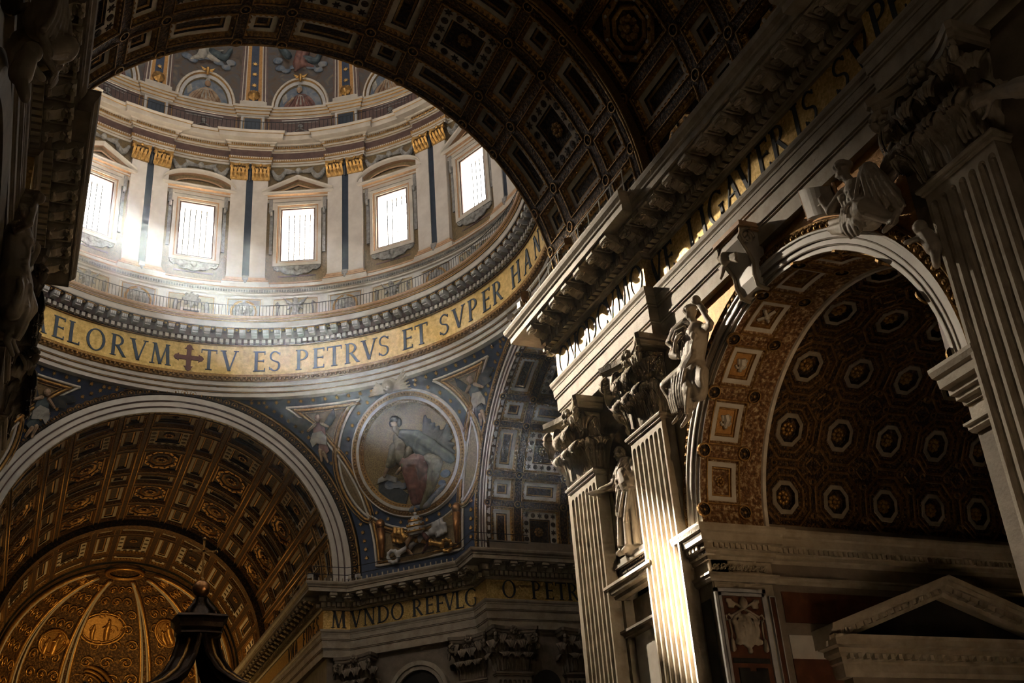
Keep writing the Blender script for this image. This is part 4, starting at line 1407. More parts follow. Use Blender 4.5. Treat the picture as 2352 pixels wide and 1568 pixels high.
# round mosaic medallion of a seated, robed writer
med = tag(empty('mosaic_medallion', (0, 0, SZ)), 'large round mosaic of a seated robed figure in a gilt and white ring frame', 'mosaic')


def cap_ring(name, r0, r1, d0, d1, m, n=72):
    mb = MB()
    mb.grid(lambda u, v: on(cap(r0 + (r1 - r0) * v, 360 * u), d0 + (d1 - d0) * v), n, 1, 0, True)
    return obj(name, mb, m, med, smooth=True)


cap_ring('outer_fillet', 11.55, 11.35, .02, .25, stucco); cap_ring('outer_fillet', 11.35, 11.15, .25, .25, stucco)
cap_ring('gilt_ring', 11.15, 10.3, .25, .34, gold_d); cap_ring('white_ring', 10.3, 9.75, .38, .42, stucco)
cap_ring('gilt_ring', 9.75, 9.05, .40, .15, gold_d)
mb = MB()
for i in range(110): mb.sphere(on(cap(10.75, 360 * i / 110), .30), .085, 5, 4)
for i in range(100): mb.sphere(on(cap(9.4, 360 * i / 100), .28), .075, 5, 4)
tag(obj('bead_course', mb, gilt_line, med, smooth=True), kind='stuff')
mb = MB(); mb.grid(lambda u, v: on(cap(9.1 * v, 360 * u), .1), 48, 6, 0, True)
obj('mosaic_ground', mb, dot_gold, med, smooth=True)


FS_ = 1.15


def patch(name, pts, m, d=.16, parent=med):
    mb = MB(); mb.prism([(u * FS_, v * FS_) for u, v in pts], .08, d, capxy)
    return obj(name, mb, m, parent)


FS = 1.2


def modelled(name, caps, m, vox=.09, parent=med):
    """rounded relief: capsules given in (right, up, depth) metres around the centre, fused"""
    mb = MB()
    for p, q, r0, r1 in caps: mb.capsule(capxy(p[0] * FS, p[1] * FS, p[2]), capxy(q[0] * FS, q[1] * FS, q[2]), r0 * FS, r1 * FS, 9)
    return put(name, fuse(name, mb, m, vox, 1), parent)


patch('dark_cloud', [(-2.6, -1.6), (-1.8, -1.3), (-1.2, -2.0), (-.6, -2.6), (-.9, -3.3), (-1.9, -3.0), (-2.7, -2.4)], dark_paint, .14)
modelled('painted_wing', [((1.0, .2, .15), (1.5 + .25 * i, 2.0 - .28 * i, .12), .22, .12) for i in range(6)] + [((2.2, .2, .15), (3.2 - .05 * i, 1.4 - .5 * i, .1), .25, .14) for i in range(5)], dark_paint)
modelled('blue_cloak', [((-.3, 1.2, .3), (.6, .9, .35), .42, .45), ((.6, .9, .3), (1.6, .1, .3), .5, .5), ((1.6, .1, .3), (2.7, -.9, .2), .5, .35), ((.3, .6, .35), (1.2, -.3, .4), .45, .42), ((.9, .7, .5), (2.2, -.5, .45), .12, .1), ((.5, .5, .6), (1.6, -.5, .5), .11, .1), ((-.2, 1.0, .55), (1.3, .3, .55), .12, .08)], blue_paint)
modelled('dark_tunic', [((-.5, 1.1, .3), (-.5, -.3, .35), .42, .48), ((-.7, .5, .3), (-1.4, -.4, .3), .36, .3), ((-.4, .9, .6), (-.3, -.3, .65), .08, .09), ((-.65, .8, .6), (-.7, -.4, .6), .08, .09)], olive_paint)
modelled('red_robe', [((-.3, -.5, .4), (.9, -.7, .5), .5, .52), ((.9, -.7, .5), (.8, -1.9, .45), .5, .42), ((.8, -1.8, .45), (.2, -3.1, .3), .42, .3), ((-.3, -.6, .4), (-.2, -1.8, .4), .45, .36), ((-.2, -1.8, .4), (-.1, -3.1, .3), .36, .28)]
         + [((-.3 + .3 * i, -.9, .75), (-.15 + .2 * i, -3.0, .45), .10, .07) for i in range(4)], red_paint)
modelled('pale_mantle', [((1.3, -.6, .5), (1.9, -.9, .5), .4, .38), ((1.9, -.9, .5), (1.3, -2.1, .4), .38, .3), ((1.3, -2.1, .4), (.3, -3.5, .3), .3, .2), ((1.5, -.8, .8), (1.0, -2.2, .65), .09, .08), ((1.8, -.9, .8), (.8, -2.9, .5), .09, .07)], olive_paint)
modelled('mantle_fold', [((1.15, -.75, .85), (.95, -1.7, .8), .11, .10), ((.95, -1.7, .8), (.65, -2.5, .6), .10, .06)], white_paint, .06)
patch('open_book', [(-2.5, -1.2), (-1.9, -1.0), (-1.2, -1.4), (-1.3, -1.7), (-1.9, -1.4), (-2.6, -1.5)], white_paint, .3)
modelled('rock', [((-.5, -3.5, .15), (.7, -3.4, .2), .25, .28), ((.7, -3.4, .2), (2.0, -2.5, .15), .28, .22)], cloud_paint)
for nm, m, bl in (('painted_face', flesh_paint, [((-.66, 2.42, .5), (.27, .27, .36)), ((-.74, 2.36, .78), (.07, .08, .1)), ((-.72, 2.5, .7), (.2, .1, .06))]),
                  ('painted_hair', dark_paint, [((-.6, 2.72, .4), (.4, .36, .3)), ((-.95, 2.5, .35), (.2, .2, .3)), ((-.28, 2.45, .4), (.2, .22, .36)), ((-.6, 2.5, .25), (.45, .2, .42))]),
                  ('painted_beard', olive_paint, [((-.6, 2.02, .62), (.24, .22, .34)), ((-.5, 1.7, .6), (.16, .18, .34))])):
    mb = MB()
    for p, r in bl: mb.sphere(capxy(*p), r, 12, 9)
    put(nm, fuse(nm, mb, m, .05, 1), med)
for (p, q, r) in (((-.9, .6, .45), (-1.5, -.5, .5), (-1.9, -1.1, .5)), ((.2, .2, .6), (-.4, -.7, .7), (-1.0, -1.1, .6))):
    mb = MB(); p, q, r = [(a * FS, b * FS, c) for a, b, c in (p, q, r)]; mb.capsule(capxy(*p), capxy(*q), .36, .24, 9, 1); mb.capsule(capxy(*q), capxy(*r), .17, .13, 8, 0)
    obj('painted_arm', mb, [flesh_paint, olive_paint], med, smooth=True)
mb = MB(); mb.capsule(capxy(.3, -3.2, .36), capxy(.0, -3.75, .36), .22, .12, 8, 0)
obj('painted_foot', mb, flesh_paint, med, smooth=True)
for u, v, r in ((-2.0, -2.0, .5), (-1.5, -2.1, .4), (2.6, -2.1, .42), (2.2, -2.7, .3), (-1.0, -2.3, .35)):
    mb = MB(); mb.prism([(u + r * math.cos(2 * PI * i / 14), v + .7 * r * math.sin(2 * PI * i / 14)) for i in range(14)], .1, .2, capxy)
    obj('painted_cloud', mb, cloud_paint, med)

# winged cherub head above the medallion
mb = MB()
c0 = Vector(on(cap(12.5, 90), 1.0)); rt = _e1; up = Vector((0, 0, 1)); nn = -MC
H = lambda u, v, d: c0 + rt * u + up * v + nn * d
mb.sphere(H(0, 0, .25), (.46, .46, .52), 12, 9)
for k in range(9):
    a = R_(20 + 140 * k / 8); mb.sphere(H(.46 * math.cos(a), .12 + .46 * math.sin(a), .2), .17, 7, 5)
mb.sphere(H(0, -.05, .72), (.08, .1, .1), 6, 5); mb.sphere(H(-.2, -.18, .6), .14, 6, 5); mb.sphere(H(.2, -.18, .6), .14, 6, 5); mb.sphere(H(0, -.3, .6), (.12, .1, .1), 6, 5)
for s in (-1, 1):
    for q in range(7):
        mb.capsule(H(s * .45, -.35 + .05 * q, .12), H(s * (1.75 - .1 * q), -.55 + .28 * q if s > 0 else -.35 + .16 * q, .05), .15, .07, 6)
cher = tag(put('cherub_head', fuse('cherub_head', mb, stone, .04, 1, .6), None, (0, 0, SZ)), 'carved winged child head above the round mosaic', 'sculpture')

# papal arms in the lower panel: tiara over crossed keys between two torches
arms = tag(empty('papal_arms', (0, 0, SZ)), 'relief of a tiara over two crossed keys below the round mosaic', 'coat of arms')
AC = lambda u, v, d=0.0: capxy(u, v - 5.9, d)
mb = MB()
mb.lathe([(.02, 1.3), (.25, 1.2), (.5, .85), (.62, .4), (.6, 0), (.5, -.15)], 14)
mb.sphere((0, 0, 1.4), .13, 8, 6)
tz = mb
def place_local(p):
    b = Vector(AC(0, -.25, 1.0)); return b + rt * p[0] + up * p[2] + nn * p[1]
tz.v = [tuple(place_local(p)) for p in tz.v]
obj('tiara', tz, marble_g, arms, smooth=True)
for zz, rr in ((.1, .63), (.5, .61), (.88, .5)):
    mb = MB(); mb.tube([place_local((rr * math.cos(2 * PI * i / 20), rr * math.sin(2 * PI * i / 20), zz)) for i in range(21)], .08, 6)
    for i in range(10): mb.sphere(place_local((rr * math.cos(2 * PI * i / 10), rr * math.sin(2 * PI * i / 10), zz + .12)), .07, 5, 4)
    obj('crown_band', mb, gold, arms, smooth=True)
mb = MB(); mb.tube([place_local((0, 0, 1.4)), place_local((0, 0, 1.95))], .035, 5); mb.tube([place_local((-.15, 0, 1.78)), place_local((.15, 0, 1.78))], .035, 5)
obj('small_cross', mb, gold, arms)
for s, m, m2 in ((-1, gold, marble_g), (1, marble_g, gold)):
    mb = MB()
    a = AC(-s * 1.9, -1.45, .45); b = AC(s * 2.2, .05, .45)
    A, B = Vector(a), Vector(b); t = (B - A).normalized(); pr = t.cross(nn).normalized()
    mb.capsule(A, B, .2, .17, 10)
    for q in (.25, .5, .62, .74): mb.sphere(A.lerp(B, q), .30, 9, 7)
    for q in range(9):
        g = 2 * PI * q / 9; mb.sphere(A - t * .35 + (t * math.cos(g) + pr * math.sin(g)) * .42, .17, 7, 5)
    for q in range(3):
        mb.box(tuple(B - t * (.15 + .32 * q) + pr * .35), (.13, .16, .28)); mb.box(tuple(B - t * (.15 + .32 * q) - pr * .30), (.13, .16, .25))
    put('key', fuse('key', mb, m, .07, 1), arms)
    mb = MB(); p0 = Vector(AC(s * .45, -.35, .8))
    mb.tube([p0, p0 + rt * s * .4 - up * .5, p0 + rt * s * .35 - up * 1.1, p0 - rt * s * .05 - up * 1.55], [.16, .2, .16, .08], 8)
    obj('ribbon', mb, red_paint if s > 0 else shade_o, arms, smooth=True)
    mb = MB(); q0 = Vector(AC(s * 3.15, -1.5, .4)); mb.tube([q0, q0 + up * 1.2, q0 + up * 2.2 + rt * s * .1], [.14, .22, .34], 9); mb.sphere(q0 + up * 2.55 + rt * s * .1, (.36, .36, .45), 9, 7)
    obj('torch', mb, bronze_g, arms, smooth=True)


# arch faces towards the crossing
def crossing_arch(name, loc, rot, ri, ro, label):
    o = struct(empty(name, loc, rot), label)
    w = (ro - ri)
    A = [R_(a) for a in range(0, 181, 3)]
    def ringface(nm, prof, m):
        mb = MB()
        k = len(prof)
        pts = [[(r, y, -1.6) for r, y in prof]] + [[(r * math.cos(a), y, r * math.sin(a)) for r, y in prof] for a in A] + [[(-r, y, -1.6) for r, y in prof]]
        for i in range(len(pts) - 1):
            mb.add(pts[i] + pts[i + 1], [(j, j + 1, k + j + 1, k + j) for j in range(k - 1)])
        return obj(nm, mb, m, o)
    ringface('archivolt', [(ri, .3), (ri, .06), (ri + .03, .04), (ri + w * .3, .04), (ri + w * .32, -.0), (ri + w * .62, -.0), (ri + w * .64, -.05), (ro - .02, -.05), (ro, .0)], marble)
    for q in (.31, .63):
        mb = MB(); mb.tube([(ri + w * q, -.03, -1.6)] + [((ri + w * q) * math.cos(a), -.03, (ri + w * q) * math.sin(a)) for a in A] + [(-ri - w * q, -.03, -1.6)], .045, 5)
        obj('dark_bead', mb, porph, o)
    ringface('egg_band_ground', [(ro, .0), (ro + .05, -.12), (ro + .5, -.05), (ro + .55, -.05)], panel_d)
    mb = MB()
    n = 66
    for i in range(n):
        a = PI * (i + .5) / n; r0 = ro + .27
        c = Vector((r0 * math.cos(a), -.14, r0 * math.sin(a))); ra = Vector((math.cos(a), 0, math.sin(a))); ta = Vector((-math.sin(a), 0, math.cos(a)))
        mb.tube([c + ta * .22 * math.cos(R_(g)) + ra * (.2 * math.sin(R_(g)) - .03) for g in (-30, 10, 50, 90, 130, 170, 210)], .04, 4)
        mb.sphere(c - ra * .05, (.1, .08, .1), 5, 4)
    tag(obj('egg_course', mb, gilt_line, o), kind='stuff')
    mb = MB(); mb.tube([(ro + .6, -.08, -1.6)] + [((ro + .6) * math.cos(a), -.08, (ro + .6) * math.sin(a)) for a in A] + [(-ro - .6, -.08, -1.6)], .09, 6)
    obj('gilt_rim', mb, gilt_line, o, smooth=True)
    # filling between the rim and the round pendentive edge
    ringface('blue_fillet', [(ro + .55, -.05), (ro + .7, .3)], blue)
    return o


crossing_arch('trim_far_arch', (CX, 20.1, CZ), (0, 0, 0), 11.7, 13.05, 'broad white archivolt of the far crossing arch')
crossing_arch('trim_right_arch', (20.0, 0, TZ), (0, 0, -PI / 2), 11.5, 12.82, 'white archivolt of the right crossing arch')
crossing_arch('trim_left_arch', (-20.0, 0, TZ), (0, 0, PI / 2), 11.5, 12.82, 'white archivolt of the left crossing arch, out of view')
# ------------------------------------------------------------------ great entablature (nave walls, piers of the crossing)
def seg_frames(path, pitch, margin, lo=1.0):
    out = []
    for a, b in zip(path[:-1], path[1:]):
        A, B = Vector(a), Vector(b); d = B - A; L = d.length
        if L < lo: continue
        t = d / L; n = Vector((t.y, -t.x)); xl = Vector((-n.y, n.x))
        rz = math.atan2(xl.y, xl.x)
        k = max(1, int(round((L - 2 * margin) / pitch)))
        for i in range(k):
            s = margin + (i + .5) * (L - 2 * margin) / k
            p = A + t * s
            out.append((p.x, p.y, rz))
    return out


mb = MB(); mb.bx(-.11, .11, -.50, -.2, 24.06, 24.36)
ent_dent = mb.mesh('dentil', stone)
mb = MB()
# modillion: scrolled bracket with a leaf under it
prof = [(-.42, 24.84), (-.42, 24.46), (-.62, 24.40), (-.86, 24.47), (-1.05, 24.60), (-1.22, 24.58), (-1.34, 24.66), (-1.34, 24.84)]
for s in (-1, 1):
    mb.add([(s * .24, y, z) for y, z in prof], [tuple(range(len(prof)))])
for (a, b), (c, d) in zip(prof[1:-1], prof[2:]):
    mb.add([(-.24, a, b), (.24, a, b), (.24, c, d), (-.24, c, d)], [(0, 1, 2, 3)])
mb.tube([(-.29, -.6, 24.56), (.29, -.6, 24.56)], .16, 8); mb.tube([(-.28, -1.24, 24.70), (.28, -1.24, 24.70)], .10, 8)
for k in range(5):
    t = k / 4
    mb.sphere((0, -.6 - .66 * t, 24.40 + .18 * math.sin(t * PI) + .10 * t), (.27 - .05 * t, .11, .07), 6, 4)
ent_mod = mb.mesh('modillion', stone)
mb = MB()
frame_rect_h = [(-.28, .28, -1.3, -1.2), (-.28, .28, -.62, -.52), (-.28, -.2, -1.2, -.62), (.2, .28, -1.2, -.62)]
for x0, x1, y0, y1 in frame_rect_h: mb.bx(x0, x1, y0, y1, 24.78, 24.88)
mb.sphere((0, -.92, 24.82), (.17, .17, .09), 8, 5); mb.sphere((0, -.92, 24.75), .07, 6, 4)
ent_ros = mb.mesh('soffit_rosette', stone)


def entablature(parent, path, fpath=None, frieze=mosaic, fine=True, st=stone, zo=0.0):
    Z = lambda prof: [(o, z + zo) for o, z in prof]
    def sw(nm, prof, m):
        mb = MB(); mb.sweep(path, Z(prof)); return obj(nm, mb, m, parent)
    sw('architrave', [(-.9, 20.6), (0, 20.6), (0, 21.12), (.05, 21.14), (.05, 21.2), (.10, 21.22), (.10, 21.74), (.15, 21.77), (.15, 21.83), (.19, 21.85), (.19, 22.16)], st)
    sw('taenia', [(.19, 22.16), (.21, 22.18), (.22, 22.26), (.27, 22.34), (.29, 22.44), (.29, 22.5), (0, 22.52)], st)
    f = sw('frieze', [(0, 22.5), (0, 23.92)], frieze)
    sw('cornice_bed', [(0, 23.88), (.10, 23.9), (.16, 24.0), (.22, 24.04), (.22, 24.4), (.42, 24.44), (.46, 24.84), (1.42, 24.88)], st)
    sw('corona', [(1.42, 24.86), (1.42, 25.12), (1.48, 25.16), (1.50, 25.22), (1.60, 25.34), (1.64, 25.46), (1.64, 25.54), (-1.4, 25.56)], st)
    if fine:
        for x, y, rz in seg_frames(path, .34, .1): put('dentil', ent_dent, parent, (x, y, zo), (0, 0, rz))
        for i, (x, y, rz) in enumerate(seg_frames(path, 1.15, -.2, 1.2)): put('modillion', ent_mod, parent, (x, y, zo), (0, 0, rz))
        for i, (x, y, rz) in enumerate(seg_frames(path, 1.15, .38, 2.0)): put('soffit_rosette', ent_ros, parent, (x, y, zo), (0, 0, rz))
    return f


def write(parent, items, h, zc, x=None, m=letter_m, rz=-PI / 2):
    for ch, y in items:
        put('letter', glyph(ch, h, m), parent, (x, y, zc), (0, 0, rz))


# ------------------------------------------------------------------ right nave wall
YA, RA, ZA = -35.45, 5.93, 13.25          # centre line, radius and springing of the side arch
wallr = struct(empty('wall_right'), 'right nave wall with a great side arch, gilded inscription and heavy cornice')
right_path = [(40, -10.45), (19.35, -10.45), (19.35, -12.7), (12.2, -21.0), (RW1, -21.0), (RW1, -28.84), (RW2, -28.84), (RW2, -41.9), (RW1, -41.9), (RW1, -54.5)]
entablature(wallr, right_path)
write(wallr, [('Q', -21.72), ('V', -22.66), ('O', -23.48), ('D', -24.37), ('C', -25.31), ('V', -26.12), ('M', -27.13), ('Q', -28.24)], 1.18, 23.27, RW1)
write(wallr, [('V', -29.14), ('E', -30.05), ('L', -31.77), ('I', -32.46), ('G', -33.25), ('A', -34.3), ('V', -35.19), ('E', -36.2), ('R', -37.07), ('I', -38.03), ('S', -38.7), ('S', -40.23), ('V', -41.2)], 1.18, 23.27, RW2)
write(wallr, [('P', -42.5), ('E', -43.2), ('R', -44.0)], 1.18, 23.27, RW1)
mb = MB(); mb.tube([(RW1 - 1.35, -20.9, 25.9), (RW1 - 1.35, -30.5, 25.9)], .03, 5); mb.tube([(RW1 - 1.35, -20.9, 26.45), (RW1 - 1.35, -30.5, 26.45)], .03, 5)
hrail = tag(empty('cornice_railing'), 'thin pale metal handrail on the projecting right cornice', 'railing')
obj('rail', mb, fixture, hrail)
mb = MB(); mb.tube([(0, 0, 0), (0, 0, 1.0)], .025, 5)
postm = mb.mesh('post', fixture)
for i in range(11): put('post', postm, hrail, (RW1 - 1.35, -20.95 - .95 * i, 25.5))


def arch_wall(mb, X, ya, yb, z0, z1, yc, r, zs, mi=0, n=24):
    """wall piece in the plane x = X between ya < yb with an arched opening"""
    q = lambda y0, y1, a, b: mb.add([(X, y0, a), (X, y1, a), (X, y1, b), (X, y0, b)], [(0, 1, 2, 3)], mi)
    if yc - r > ya: q(ya, yc - r, z0, z1)
    if yb > yc + r: q(yc + r, yb, z0, z1)
    for i in range(n):
        a, b = PI - PI * i / n, PI - PI * (i + 1) / n
        ya_, yb_ = yc + r * math.cos(a), yc + r * math.cos(b)
        mb.add([(X, ya_, zs + r * math.sin(a)), (X, yb_, zs + r * math.sin(b)), (X, yb_, z1), (X, ya_, z1)], [(0, 1, 2, 3)], mi)


mb = MB()
arch_wall(mb, 10.98, -29.5, -19.8, 13.0, 21.2, -24.85, 1.28, 17.6)
mb.bx(10.98, 11.6, -29.5, -19.8, 0, 8.6); mb.bx(10.98, 11.6, -29.5, -26.2, 8.6, 13.0); mb.bx(10.98, 11.6, -23.5, -19.8, 8.6, 13.0)
obj('pier_face', mb, stone, wallr)
mb = MB()
# niche: half cylinder with a shell head
nc, nr = -24.85, 1.28
mb.grid(lambda u, v: (10.98 + nr * 1.0 * math.sin(PI * u), nc - nr * math.cos(PI * u), 13.9 + 3.7 * v), 14, 4)
mb.grid(lambda u, v: (10.98 + nr * math.sin(PI * u) * math.cos(PI / 2 * v), nc - nr * math.cos(PI * u) * math.cos(PI / 2 * v), 17.6 + nr * math.sin(PI / 2 * v)), 14, 7)
mb.add([(10.98 + nr * math.sin(PI * i / 14), nc - nr * math.cos(PI * i / 14), 13.9) for i in range(15)], [tuple(range(15))])
obj('niche', mb, stone_d, wallr, smooth=True)
mb = MB(); arch_wall(mb, 11.08, -42.0, -29.4, 13.0, 20.65, YA, RA + .3, ZA)
obj('spandrel', mb, orange, wallr)
mb = MB()
for y0, y1 in ((-42.0, -41.1),): mb.bx(11.0, 11.1, y0, y1, 13.0, 16.8)
obj('spandrel_edge', mb, redm, wallr)
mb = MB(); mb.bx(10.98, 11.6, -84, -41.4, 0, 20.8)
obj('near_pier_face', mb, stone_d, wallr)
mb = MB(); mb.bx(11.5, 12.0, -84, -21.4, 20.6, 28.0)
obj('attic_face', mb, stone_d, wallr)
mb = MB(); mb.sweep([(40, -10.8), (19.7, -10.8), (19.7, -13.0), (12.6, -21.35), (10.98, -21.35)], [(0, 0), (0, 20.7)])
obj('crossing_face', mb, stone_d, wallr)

# archivolt of the side arch
def arch_ring(parent, nm, prof, m, a0=0, a1=180, n=48, smooth=False):
    mb = MB(); k = len(prof)
    for i in range(n):
        A, B = R_(a0 + (a1 - a0) * i / n), R_(a0 + (a1 - a0) * (i + 1) / n)
        mb.add([(x, YA + r * math.cos(A), ZA + r * math.sin(A)) for r, x in prof] + [(x, YA + r * math.cos(B), ZA + r * math.sin(B)) for r, x in prof],
               [(j, j + 1, k + j + 1, k + j) for j in range(k - 1)])
    return obj(nm, mb, m, parent, smooth=smooth)


arch_ring(wallr, 'archivolt', [(RA, 10.90), (RA + .01, 10.88), (RA + .16, 10.88), (RA + .17, 10.84), (RA + .36, 10.84), (RA + .38, 10.79), (RA + .58, 10.79), (RA + .6, 10.74), (RA + .66, 10.74)], marble)
arch_ring(wallr, 'egg_ground', [(RA + .66, 10.74), (RA + .70, 10.78), (RA + .88, 10.9), (RA + .92, 10.9)], gold_d)
arch_ring(wallr, 'gilt_rim', [(RA + .90, 11.1), (RA + .90, 10.84), (RA + .96, 10.80), (RA + 1.0, 10.84), (RA + 1.0, 11.1)], gilt_line)
mb = MB()
for i in range(74):
    a = PI * (i + .5) / 74; r = RA + .78
    c = Vector((10.80, YA + r * math.cos(a), ZA + r * math.sin(a))); ra = Vector((0, math.cos(a), math.sin(a))); ta = Vector((0, -math.sin(a), math.cos(a)))
    mb.sphere(c, (.06, .085, .085), 6, 5)
    mb.tube([c + ta * .115 * math.cos(R_(g)) + ra * .12 * math.sin(R_(g)) for g in (-20, 30, 90, 150, 200)], .02, 4)
tag(obj('egg_course', mb, gilt_line, wallr), kind='stuff')
for q in (.365, .17):
    mb = MB(); mb.tube([(10.80 if q > .2 else 10.84, YA + (RA + q) * math.cos(R_(a)), ZA + (RA + q) * math.sin(R_(a))) for a in range(0, 181, 4)], .03, 5)
    obj('bead', mb, stone_d, wallr)

# scrolled keystone with a small winged head
key = tag(empty('keystone', (10.75, -34.55, 19.2)), 'scrolled white keystone console with a small winged head on the side arch', 'console')
mb = MB()
pr = [(.25, -.1), (-.12, 0), (-.22, .35), (-.2, .8), (-.42, 1.2), (-.62, 1.55), (-.55, 1.85), (-.2, 1.95), (.25, 1.95)]
for (a, b), (c, d) in zip(pr[:-1], pr[1:]):
    w0, w1 = .42 + .10 * b, .42 + .10 * d
    mb.add([(a, -w0, b), (a, w0, b), (c, w1, d), (c, -w1, d)], [(0, 1, 2, 3)])
for s in (-1, 1): mb.add([(a, s * (.42 + .10 * b), b) for a, b in pr], [tuple(range(len(pr)))])
obj('console_body', mb, marble, key)
for s in (-1, 1):
    mb = MB(); mb.tube([(a - .03, s * (.46 + .10 * b), b) for a, b in pr[:-1]], .07, 6)
    mb.tube([(-.38 + .26 * math.cos(R_(g)) * (1 - g / 900), s * .66, 1.6 + .26 * math.sin(R_(g)) * (1 - g / 900)) for g in range(0, 600, 30)], .055, 5)
    obj('scroll_rim', mb, stone, key, smooth=True)
mb = MB(); mb.bx(-.68, .3, -.78, .78, 1.95, 2.1); mb.bx(-.6, .3, -.7, .7, 1.88, 1.96)
obj('console_cap', mb, shade_o, key)
mb = MB(); mb.sphere((-.62, .35, 1.35), (.2, .2, .24), 9, 7)
for q in range(3):
    mb.capsule((-.5, .5, 1.3), (-.45, .95, 1.35 - .18 * q), .09, .06, 6); mb.capsule((-.6, .2, 1.3), (-.6, -.25, 1.2 - .16 * q), .09, .06, 6)
put('winged_head', fuse('winged_head', mb, stone, .05, 1), key)

# soffit of the side arch and octagon-coffered vault behind it
aisle = struct(empty('ceiling_aisle', (0, YA, ZA), (0, 0, -PI / 2)), 'vault behind the side arch with framed panels and octagonal coffers')
relief_o = mat('warm_gilt_relief', (.07, .03, .010), (.60, .46, .28), 7.5, .5, .25, bump=1.0, c3=(.22, .10, .03), dist=.08, detail=4)


def soffit_panel(R, dth, ht, ground, variant):
    hs = R * R_(dth); mb = MB(); n = 4
    L = [(hs, ht, 0, 0), (hs - .20, ht - .18, 0, 0), (hs - .22, ht - .20, -.04, 1), (hs - .26, ht - .24, -.04, 1), (hs - .28, ht - .26, 0, 1), (hs - .34, ht - .30, .06, 0),
         (hs - .36, ht - .32, .07, 2), (hs - .50, ht - .46, .07, 2), (hs - .52, ht - .48, .13, 1), (hs - .57, ht - .53, .13, 1), (hs - .59, ht - .55, .17, 1)]
    P = [[cyl(R, u, v, d) for u, v in rect_loop(a, b, n)] for a, b, d, _ in L]
    k = len(P[0])
    for j in range(1, len(P)): mb.add(P[j - 1] + P[j], [(i, (i + 1) % k, k + (i + 1) % k, k + i) for i in range(k)], L[j][3])
    a, b, d, _ = L[-1]
    mb.add([cyl(R, -a, -b, d), cyl(R, a, -b, d), cyl(R, a, b, d), cyl(R, -a, b, d)], [(0, 1, 2, 3)], 3)
    q = min(a, b)
    if variant == 0:
        rosette(mb, R, 0, 0, d - .03, q * .7, 1); 
    elif variant == 1:
        for s in (-1, 1): mb.tube([cyl(R, -q * .8, -s * q * .7, d - .05), cyl(R, 0, 0, d - .1), cyl(R, q * .8, s * q * .7, d - .05)], .06, 5, 2)
        mb.sphere(cyl(R, 0, 0, d - .1), (.12, .12, .1), 7, 5, 2)
    else:
        mb.sphere(cyl(R, -q * .55, 0, d - .08), (.09, .08, .09), 7, 5, 2)
        mb.tube([cyl(R, -q * .4, 0, d - .07), cyl(R, q * .2, q * .1, d - .09), cyl(R, q * .8, -q * .1, d - .05)], [.09, .13, .10], 7, 2)
        for s in (-1, 1): mb.tube([cyl(R, -q * .3, 0, d - .07), cyl(R, -q * .35, s * q * .45, d - .06), cyl(R, -q * .05, s * q * .7, d - .05)], [.05, .05, .04], 5, 2)
        for s in (-1, 1): mb.tube([cyl(R, q * .1, s * q * .3, d - .04), cyl(R, q * .7, s * q * .6, d - .04)], [.06, .04], 5, 2)
    return mb.mesh('soffit_panel', [relief_o, gilt_line, marble, ground])


SP = [soffit_panel(RA, 9.5, .84, g, v) for g, v in ((relief_o, 0), (orange, 2), (orange, 2), (relief_o, 1), (relief_o, 0))]
for i in range(9):
    th = 15.6 + 19 * i
    put('soffit_panel', SP[i % 5 if i < 5 else (i * 2) % 5], aisle, (0, 11.76, 0), (0, R_(th - 90), 0))
rdm = roundel_mesh(RA)
for i in range(10):
    for y in (10.98, 12.54): put('roundel', rdm, aisle, (0, y, 0), (0, R_(6.1 + 19 * i - 90), 0))
mb = MB(); band(mb, RA, 10.9, 10.94, 0, 0, -92, 92); band(mb, RA, 12.58, 13.25, 0, 0, -92, 92)
obj('soffit_border', mb, relief_o, aisle)
mb = MB()
for a0, a1 in ((-92, -83.9), (83.9, 92)): band(mb, RA, 10.9, 12.6, 0, 0, a0, a1, n=6)
obj('soffit_foot', mb, relief_o, aisle)
mb = MB(); band(mb, RA, 13.25, 13.27, 0, -.08, -92, 92); band(mb, RA, 13.27, 13.4, -.08, -.08, -92, 92); band(mb, RA, 13.4, 13.42, -.08, .3, -92, 92)
obj('soffit_edge', mb, stucco, aisle)
mb = MB()
R8 = RA + .22
hs, ht = R8 * R_(10.65), 1.05


def o8(q): return oct_pts(hs * q, ht * q, .42)


rect8 = [(-hs * .42, -ht), (hs * .42, -ht), (hs, -ht * .42), (hs, ht * .42), (hs * .42, ht), (-hs * .42, ht), (-hs, ht * .42), (-hs, -ht * .42)]
ring_band(mb, R8, rect8, o8(.93), 0, 0, 0)
for (i, j, c) in ((7, 0, (-hs, -ht)), (1, 2, (hs, -ht)), (3, 4, (hs, ht)), (5, 6, (-hs, ht))):
    mb.add([cyl(R8, *rect8[i], 0), cyl(R8, *rect8[j], 0), cyl(R8, *c, 0)], [(0, 1, 2)], 0)
for q0, q1, d0, d1, mi in ((.93, .90, 0, -.03, 1), (.90, .84, -.03, -.03, 1), (.84, .82, -.03, .05, 1), (.82, .70, .05, .05, 0), (.70, .68, .05, .02, 1), (.68, .62, .02, .03, 1), (.62, .60, .03, .11, 1), (.60, .50, .11, .11, 0),
                           (.50, .48, .11, .08, 2), (.48, .36, .08, .08, 2), (.36, .34, .08, .25, 3), (.34, .02, .25, .27, 3)):
    ring_band(mb, R8, o8(q0), o8(q1), d0, d1, mi)
rosette(mb, R8, 0, 0, .22, min(hs, ht) * .27, 4)
for k in range(16):
    a = 2 * PI * k / 16
    mb.sphere(cyl(R8, hs * .76 * math.cos(a), ht * .76 * math.sin(a), .03), (.05, .05, .05), 5, 4, 1)
    mb.sphere(cyl(R8, hs * .55 * math.cos(a + .2), ht * .55 * math.sin(a + .2), .09), (.04, .04, .04), 5, 4, 1)
